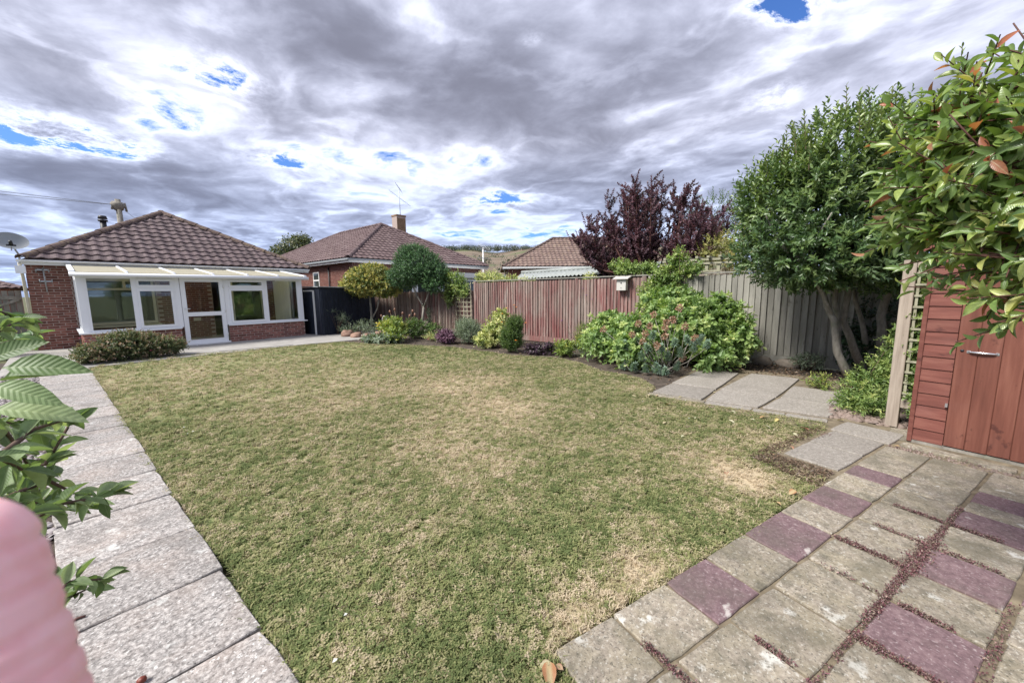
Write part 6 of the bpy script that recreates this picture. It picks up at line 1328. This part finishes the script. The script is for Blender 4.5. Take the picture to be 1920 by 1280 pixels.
# ------------------------------------------------------------------ young fruit tree at the left edge, close to the camera
def apple():
    root = empty('apple_tree', (-.28, 1.35, 0), 'young apple tree with downy green leaves leaning over the path at the left edge', 'tree'); bpy.context.view_layer.update()
    rng = np.random.default_rng(95); P, D, Nn, Lg = [], [], [], []
    def leaf(px, py, dist, ax, ay, L, away=0.0, up=(0, 0, 1)):
        """leaf base at an image point and distance; direction given in the picture plane (right, up) plus depth"""
        c = RAY(px, py, dist); d = _r2*ax+_u2*ay+_f*away; P.append(c); D.append(unit(d)); Nn.append(unit(np.array(up, float)+rng.normal(0, .12, 3))); Lg.append(L)
    # four large leaves nearest the lens
    leaf(4, 690, .80, 1, .10, .080, .2, (-.3, -.8, .6)); leaf(-2, 714, .82, 1, .14, .062, .2, (-.2, -.5, .9)); leaf(-16, 722, .78, 1, -.22, .068, .1, (-.2, -.8, .5)); leaf(-20, 768, .80, 1, .02, .090, .2, (-.1, -.4, .9)); leaf(-22, 676, .76, .8, .42, .055, .0, (-.2, -.9, .4)); leaf(-20, 735, .85, 1, .0, .05, .0, (-.2, -.9, .4))
    b = MB(); b.tube([RAY(-60, 830, .84), RAY(-40, 770, .82), RAY(-18, 722, .80), RAY(-4, 690, .80)], [.004, .0035, .003, .002], 6)
    branches = [([(-60, 900, .9), (20, 838, .95), (62, 805, 1.0), (110, 790, 1.05)], 8), ([(-60, 1010, .85), (40, 968, .95), (110, 945, 1.0), (200, 930, 1.05)], 9), ([(-60, 870, 1.2), (30, 880, 1.15), (85, 870, 1.1), (128, 800, 1.1)], 9), ([(-40, 640, 1.2), (10, 612, 1.3), (45, 596, 1.4)], 8), ([(-40, 660, 1.5), (20, 640, 1.6), (60, 630, 1.7)], 7),
                ([(60, 1230, 1.35), (95, 1120, 1.35), (130, 1090, 1.35), (190, 1085, 1.35)], 8), ([(-60, 930, 1.3), (10, 900, 1.3), (60, 905, 1.3), (100, 870, 1.3)], 8), ([(-50, 830, 1.4), (0, 790, 1.4), (60, 800, 1.4)], 7), ([(-40, 960, 1.1), (30, 925, 1.1), (90, 900, 1.15), (140, 925, 1.15)], 8),
                ([(-60, 1050, 1.2), (20, 990, 1.2), (90, 960, 1.25), (150, 950, 1.25)], 7), ([(60, 1200, 1.5), (110, 1130, 1.5), (160, 1105, 1.45)], 6), ([(-50, 740, 1.0), (-5, 790, 1.1), (40, 850, 1.15), (70, 900, 1.2)], 8), ([(-50, 680, 1.7), (0, 655, 1.8), (40, 640, 1.9)], 7), ([(-60, 880, .75), (-10, 850, .8), (40, 880, .85)], 5),
                ([(-50, 590, 1.6), (0, 585, 1.7), (40, 600, 1.7)], 6), ([(-50, 960, 1.5), (20, 950, 1.5), (80, 940, 1.5)], 8), ([(40, 1250, 1.7), (80, 1150, 1.6), (110, 1100, 1.6)], 6)]
    for bi, (pp, nl) in enumerate(branches):
        pts = [RAY(*q) for q in pp]; b.tube(pts, list(np.linspace(.0055, .002, len(pts)))if bi > 2 else list(np.linspace(.005, .0022, len(pts))), 6)
        segs = len(pts)-1
        for k2 in range(nl*2+2):
            t = rng.uniform(.15, 1.0)*segs; i = min(int(t), segs-1); p = pts[i]+(pts[i+1]-pts[i])*(t-i); dirb = unit(pts[i+1]-pts[i]); side = unit(rng.normal(size=3)+np.array([0, 0, .3])); d = unit(dirb*.7+side*.9+np.array([0, 0, -.15]))
            P.append(p); D.append(d); Nn.append(unit(np.array([0, -.2, 1.0])+rng.normal(0, .35, 3))); Lg.append(rng.uniform(.028, .052))
        e = pts[-1]; dirb = unit(pts[-1]-pts[-2])
        for k2 in range(4): P.append(e); D.append(unit(dirb+rng.normal(0, .45, 3))); Nn.append(unit(np.array([0, -.2, 1.0])+rng.normal(0, .3, 3))); Lg.append(rng.uniform(.028, .055))
    P, D, Nn, Lg = [np.array(a) for a in (P, D, Nn, Lg)]
    D[:, 2] -= 0.0
    near_leaves(root, P, D, Nn, Lg, .42, [M['l_apple']], np.zeros(len(P), int), 300, 6, M['l_applem'], rng.random(len(P)))
    b.tube([(-.30, 1.35, -.05), (-.33, 1.3, .5), (-.30, 1.1, .95), (-.27, .8, 1.2)], [.020, .017, .013, .008], 8)
    for bi, (pp, nl) in enumerate(branches):
        e = RAY(*pp[0]); h = np.array([-.32, 1.25, min(max(e[2]-.12, .1), .9)]); b.tube([h, (h+e)/2+[0, 0, .01], e], [.009, .007, .0055], 6)
    b.build('branch', M['twig'], root)
apple()
# low plants in the left border
plant('border_plant', (-.55, 4.2), 'low green plant in the slate border left of the path', 'plant', [(-.62, 4.2, .15, .2, .3, .18)], 60, .16, 8, .06, .03, M['l_mid'], seed=97)

# slate chippings left of the path
def chips(name, n, region, size, m, z, seed, flat_=.35, kind='stuff', sq=None):
    rng = np.random.default_rng(seed); P = region(n, rng); V0 = np.array([(-1, -.6, 0), (.9, -.8, 0), (1.1, .5, 0), (-.5, .9, 0), (-.9, -.5, 1), (.8, -.7, 1), (.9, .4, 1), (-.4, .75, 1)]) * .5
    F0 = np.array([(4, 5, 6, 7), (0, 1, 5, 4), (1, 2, 6, 5), (2, 3, 7, 6), (3, 0, 4, 7)]); m_ = len(P); a = rng.uniform(0, 6.28, m_); s = size*rng.uniform(.5, 1.4, m_); tx, ty = rng.normal(0, .35, m_), rng.normal(0, .35, m_)
    X = np.stack([np.cos(a), np.sin(a), tx], 1); Y = np.stack([-np.sin(a), np.cos(a), ty], 1); Zv = unit(np.cross(X, Y))
    V = (P[:, None, :]+X[:, None, :]*(V0[None, :, 0:1]*s[:, None, None])+Y[:, None, :]*(V0[None, :, 1:2]*s[:, None, None])+Zv[:, None, :]*(V0[None, :, 2:3]*s[:, None, None]*flat_*2)).reshape(-1, 3); F = (F0[None]+(np.arange(m_)*8)[:, None, None]).reshape(-1, 4)
    o = link(name, mesh_np(name, V, F), m); o['kind'] = kind; return o
chips('slate_chippings', 9000, lambda n, r: np.column_stack([r.uniform(-1.15, -.12, n)-.016*(yy := 1.2+11*r.random(n)**1.5), yy, r.uniform(-.03, -.012, n)]), .045, M['slate'], 0, 1, .12)
def bed_region(n, r):
    P = np.column_stack([r.uniform(5.6, 9.2, n), r.uniform(-2.4, 12.5, n), r.uniform(-.03, -.022, n)]); P = P[in_poly(P, BED)]; return P[~in_poly(P, [(5.45, 1.95), (7.8, 1.8), (7.85, .3), (7.15, -.3), (5.6, -.15)])]
def litter():
    rng = np.random.default_rng(3); P = bed_region(2600, rng); q = np.column_stack([rng.uniform(7.6, 9.15, 1500), rng.uniform(-.4, 2.2, 1500), np.full(1500, -.022)]); q = q[~in_poly(q, [(7.0, 1.95), (7.8, 1.8), (7.85, .3), (7.0, .3)])]
    k2 = np.column_stack([rng.uniform(4.0, 5.3, 90), rng.uniform(-.2, .3, 90), np.full(90, -.005)]); P = np.concatenate([P, q]); n = len(P); P[:, 2] += rng.uniform(0, .02, n); D = unit(np.column_stack([rng.normal(size=(n, 2)), rng.normal(0, .2, n)]))
    o = link('leaf_litter', leaves_mesh('leaf_litter', TS, P, D, unit(np.column_stack([rng.normal(0, .4, (n, 2)), np.ones(n)])), rng.uniform(.025, .065, n), rng.uniform(.014, .035, n), rng.random(n)), M['litter']); o['kind'] = 'stuff'
litter()
chips('pebbles', 420, lambda n, r: np.column_stack([r.uniform(5.72, 6.25, n), r.uniform(-.85, -.10, n), r.uniform(-.03, .0, n)]), .06, M['pebble'], 0, 8, .45)
chips('gravel', 1500, lambda n, r: (lambda uu, vv: np.column_stack([PO[0]+PU[0]*uu+PV[0]*vv, PO[1]+PU[1]*uu+PV[1]*vv, r.uniform(-.03, -.008, n)]))(r.uniform(3.99, 4.10, n), r.uniform(0, 2.3, n)), .014, M['pebble'], 0, 9, .5)
# dead moss patch at the lawn edge near the grey slabs
def moss():
    rng = np.random.default_rng(12); n = 14000; P = np.column_stack([rng.uniform(3.5, 5.25, n), rng.uniform(-.15, .48, n), rng.uniform(-.030, .004, n)]); P = P[in_poly(P, [(3.58, -.04), (3.90, .46), (4.2, .38), (4.62, .22), (5.2, .04), (5.2, -.05), (4.1, .30), (3.98, -.13)])]; n = len(P); D = unit(np.column_stack([rng.normal(size=(n, 2)), rng.uniform(-.1, .5, n)]))
    o = link('dead_moss', leaves_mesh('dead_moss', TF, P, D, unit(np.column_stack([rng.normal(0, .5, (n, 2)), np.ones(n)])), rng.uniform(.02, .04, n), rng.uniform(.006, .012, n), .75*rng.random(n)), M['litter']); o['kind'] = 'stuff'
moss()
# dark red stonecrop in the paving joints
def stonecrop():
    rng = np.random.default_rng(14); pts = []
    def run(u0, v0, u1, v1, n, w): 
        for i in range(n):
            t = rng.random(); c = PO+PU*(u0+(u1-u0)*t)+PV*(v0+(v1-v0)*t)+rng.normal(0, w, 2); pts.append((*c, abs(rng.normal(0, .006))))
    run(.95, .635, 3.0, .635, 520, .006); run(1.30, .635, 2.6, .635, 600, .011); run(1.85, .63, 2.35, .64, 520, .024); run(1.165, .64, 1.17, .96, 300, .008); run(1.165, .635, 1.165, .72, 150, .014)
    run(1.91, .31, 1.91, .63, 420, .009); run(2.27, .40, 2.27, .62, 90, .008); run(2.27, .64, 2.27, .9, 100, .007); run(2.67, .38, 2.67, .62, 130, .008); run(2.67, .65, 2.67, .85, 160, .010); run(1.55, .68, 1.56, .85, 160, .008); run(1.55, .4, 1.55, .62, 40, .008)
    run(.35, .18, .37, .50, 230, .009); run(.55, .62, .78, .635, 160, .012); run(.40, .60, .50, .65, 100, .012); run(.78, .42, .78, .56, 90, .006); run(.3, .635, .95, .635, 60, .01); run(.76, .65, .77, .95, 50, .008); run(1.3, .965, 2.0, .965, 120, .01)
    run(4.0, 0, 4.1, .6, 60, .03); run(3.5, -.45, 3.9, -.42, 40, .02)
    P = np.array(pts); n = len(P); P = np.repeat(P, 3, 0)+rng.normal(0, .004, (3*n, 3)); P[:, 2] = np.abs(P[:, 2]); D = unit(rng.normal(size=(3*n, 3))+[0, 0, .4]); P = P[:, :]
    o = link('stonecrop', leaves_mesh('stonecrop', TS, P, D, unit(rng.normal(size=(3*n, 3))), rng.uniform(.007, .014, 3*n), rng.uniform(.004, .007, 3*n), rng.random(3*n)), M['sedum']); o['kind'] = 'stuff'
stonecrop()

# ------------------------------------------------------------------ single fallen leaves, petals and small things
LM = {c: leaf_mat('fallen_'+c, [(0, v), (1, tuple(x*1.25 for x in v))], src='obj', rough=.6, tr=.1) for c, v in dict(tan=(.30, .21, .13), yellow=(.46, .33, .09), red=(.28, .07, .06), pale=(.40, .35, .25), orange=(.36, .17, .08)).items()}
def fallen(px, py, c, L, label, group, z=.004, seed=0):
    r = random.Random(px*7+py); p = G(px, py, z); tm = (TD2, TD3)[px % 2]; V = tm[0]*[L*r.uniform(.45, .6), L, L]; me = mesh_np('fallen_leaf', V-[0, L*.5, -L*.12], tm[1], smooth=True); o = link('fallen_leaf', me, LM[c]); o.location = tuple(p); o.rotation_euler = (r.uniform(-.25, .25), r.uniform(-.35, .35), r.uniform(0, 6.28)); tag(o, label, 'leaf', group)
ORD = ['first', 'second', 'third', 'fourth', 'fifth', 'sixth', 'seventh', 'eighth', 'ninth', 'tenth', 'eleventh', 'twelfth', 'thirteenth', 'fourteenth', 'fifteenth', 'sixteenth', 'seventeenth', 'eighteenth', 'nineteenth', 'twentieth']
seen_ = {}
gl = 'leaves fallen on the lawn near the small patio'
for (px, py, c, L) in sorted(((1252, 758, 'tan', .10), (1236, 762, 'tan', .08), (1246, 792, 'tan', .07), (1430, 782, 'orange', .09), (1456, 787, 'yellow', .08), (1372, 790, 'pale', .08), (1388, 812, 'tan', .06), (1410, 786, 'pale', .06), (1376, 772, 'pale', .06), (1303, 784, 'pale', .05), (1280, 817, 'pale', .05), (1440, 800, 'pale', .07), (1492, 815, 'pale', .06), (1447, 812, 'tan', .05), (1275, 745, 'tan', .06), (1215, 742, 'tan', .07), (1188, 742, 'tan', .06), (1232, 741, 'orange', .05), (1340, 735, 'tan', .05))):
    seen_[c] = seen_.get(c, 0)+1; cn = {'tan': 'dull brown', 'orange': 'orange-brown', 'yellow': 'yellow', 'pale': 'pale dry'}[c]
    fallen(px, py, c, L, cn+' fallen leaf by the small patio' + (', '+ORD[seen_[c]-1]+' '+cn.split()[0]+' one from the left' if c != 'yellow' else ''), gl)
for (px, py, c, L, lab) in ((1508, 803, 'red', .10, 'curled red-brown leaf at the lawn edge by the grey slabs'), (1484, 838, 'red', .07, 'small red leaf in the dry grass by the paving corner'), (1448, 851, 'red', .06, 'bright red leaf lying on the dead moss patch'), (1363, 889, 'red', .06, 'small bright red leaf in the dry patch of lawn'), (1445, 912, 'tan', .06, 'brown leaf in the dry patch nearest the paving'), (1486, 922, 'orange', .07, 'orange curled leaf standing in the grass beside the paving'),
                            (1459, 945, 'orange', .045, 'small round orange leaf at the edge of the paving'), (1680, 836, 'orange', .06, 'orange-red leaf on the paving in front of the shed'), (1576, 787, 'yellow', .07, 'yellow leaf on the slab beside the lime-green shrub'), (1330, 697, 'tan', .08, 'dry leaf on the soil behind the small patio, left end')):
    fallen(px, py, c, L, lab, None, z=.008)
big = [(1030, 1262, 'orange', .10, 'largest curled orange-brown leaf at the bottom corner of the paving'), (1048, 1250, 'red', .05, 'dark red curled leaf behind the big orange one'), (1022, 1245, 'tan', .05, 'dry brown leaf left of the big orange one')]
for q in big: fallen(*q[:4], q[4], None, z=.0)
b = MB(); p = G(266, 1274, .012); b.blob((p[0], p[1], .013), (.016, .013, .012), 3, 10, 7, .12); tag(b.build('windfall_fruit', plain('red_brown_fruit', (.16, .035, .02), .5)), 'small red-brown withered fruit lying in a path joint at the bottom', 'fruit')
b = MB(); pts = [G(x, y, .006) for x, y in ((133, 1164), (146, 1158), (160, 1154))]; b.tube(pts, [.004, .006, .005], 6); tag(b.build('fallen_twig', M['redtwig']), 'short dark twig lying in a path joint under the apple tree', 'twig')
gw = 'white petals scattered over the lawn'
for i, (px, py) in enumerate(sorted(((648, 1150), (628, 1236), (352, 812), (345, 800), (362, 808), (515, 663), (500, 668), (978, 680), (1128, 692), (843, 713), (1050, 738), (710, 660), (905, 705), (1045, 672), (560, 655), (1255, 738), (1205, 752), (1292, 783), (735, 648), (655, 660)))):
    p = G(px, py, .004); r = random.Random(i); b = MB(); s_ = .008+.005*r.random(); b.add([(p[0]-s_, p[1], 0), (p[0], p[1]-s_*.7, .004), (p[0]+s_, p[1], .001), (p[0], p[1]+s_*.7, .006)], [(0, 1, 2, 3)]); tag(b.build('petal', M['f_white']), 'small white petal lying on the lawn, '+ORD[i]+' petal from the left', 'petal', gw)

# ------------------------------------------------------------------ the photographer's finger at the lens
def finger():
    d = unit(np.array(_u2*.955-_r2*.295)); side = unit(np.cross(d, -_f)); nrm = np.cross(side, d)
    tip = RAY(-92, 1062, .083)+d*.0078; V = []; n = 40; m = 110; L = .085
    for i in range(m+1):
        t = i/m; s_ = t*L
        cap_ = min(1.0, s_/.0078); r_ = .0078*math.sqrt(max(0.0, 1-(1-cap_)**2))*(1+.04*min(1, s_/.03))
        # skin creases across the finger, in uneven groups
        cr = 0.0
        for (c, w, a) in ((.0078, .0006, .00040), (.0105, .0005, .0002), (.0132, .0006, .00035), (.0152, .0004, .0002), (.0175, .0007, .0004), (.0204, .0005, .00025), (.0226, .0006, .0004), (.0262, .0006, .00035), (.0285, .0005, .0002), (.032, .0009, .0004)): cr += a*1.2*math.exp(-((s_-c)/w)**2)
        for k2 in range(n):
            w = 2*math.pi*k2/n; rr = r_-cr*(1 if r_ > .002 else 0)*(1+.3*math.sin(w*3+i)); V.append(tip-d*s_*1.0+side*math.cos(w)*rr*1.0+nrm*math.sin(w)*rr*.85)
    F = [(i*n+k2, i*n+(k2+1) % n, (i+1)*n+(k2+1) % n, (i+1)*n+k2) for i in range(m) for k2 in range(n)]
    me = mesh_np('finger', np.array(V), np.array(F), smooth=True); o = link('finger', me, M['skin']); tag(o, 'blurred pink fingertip of the photographer at the bottom left corner', 'finger')
finger()
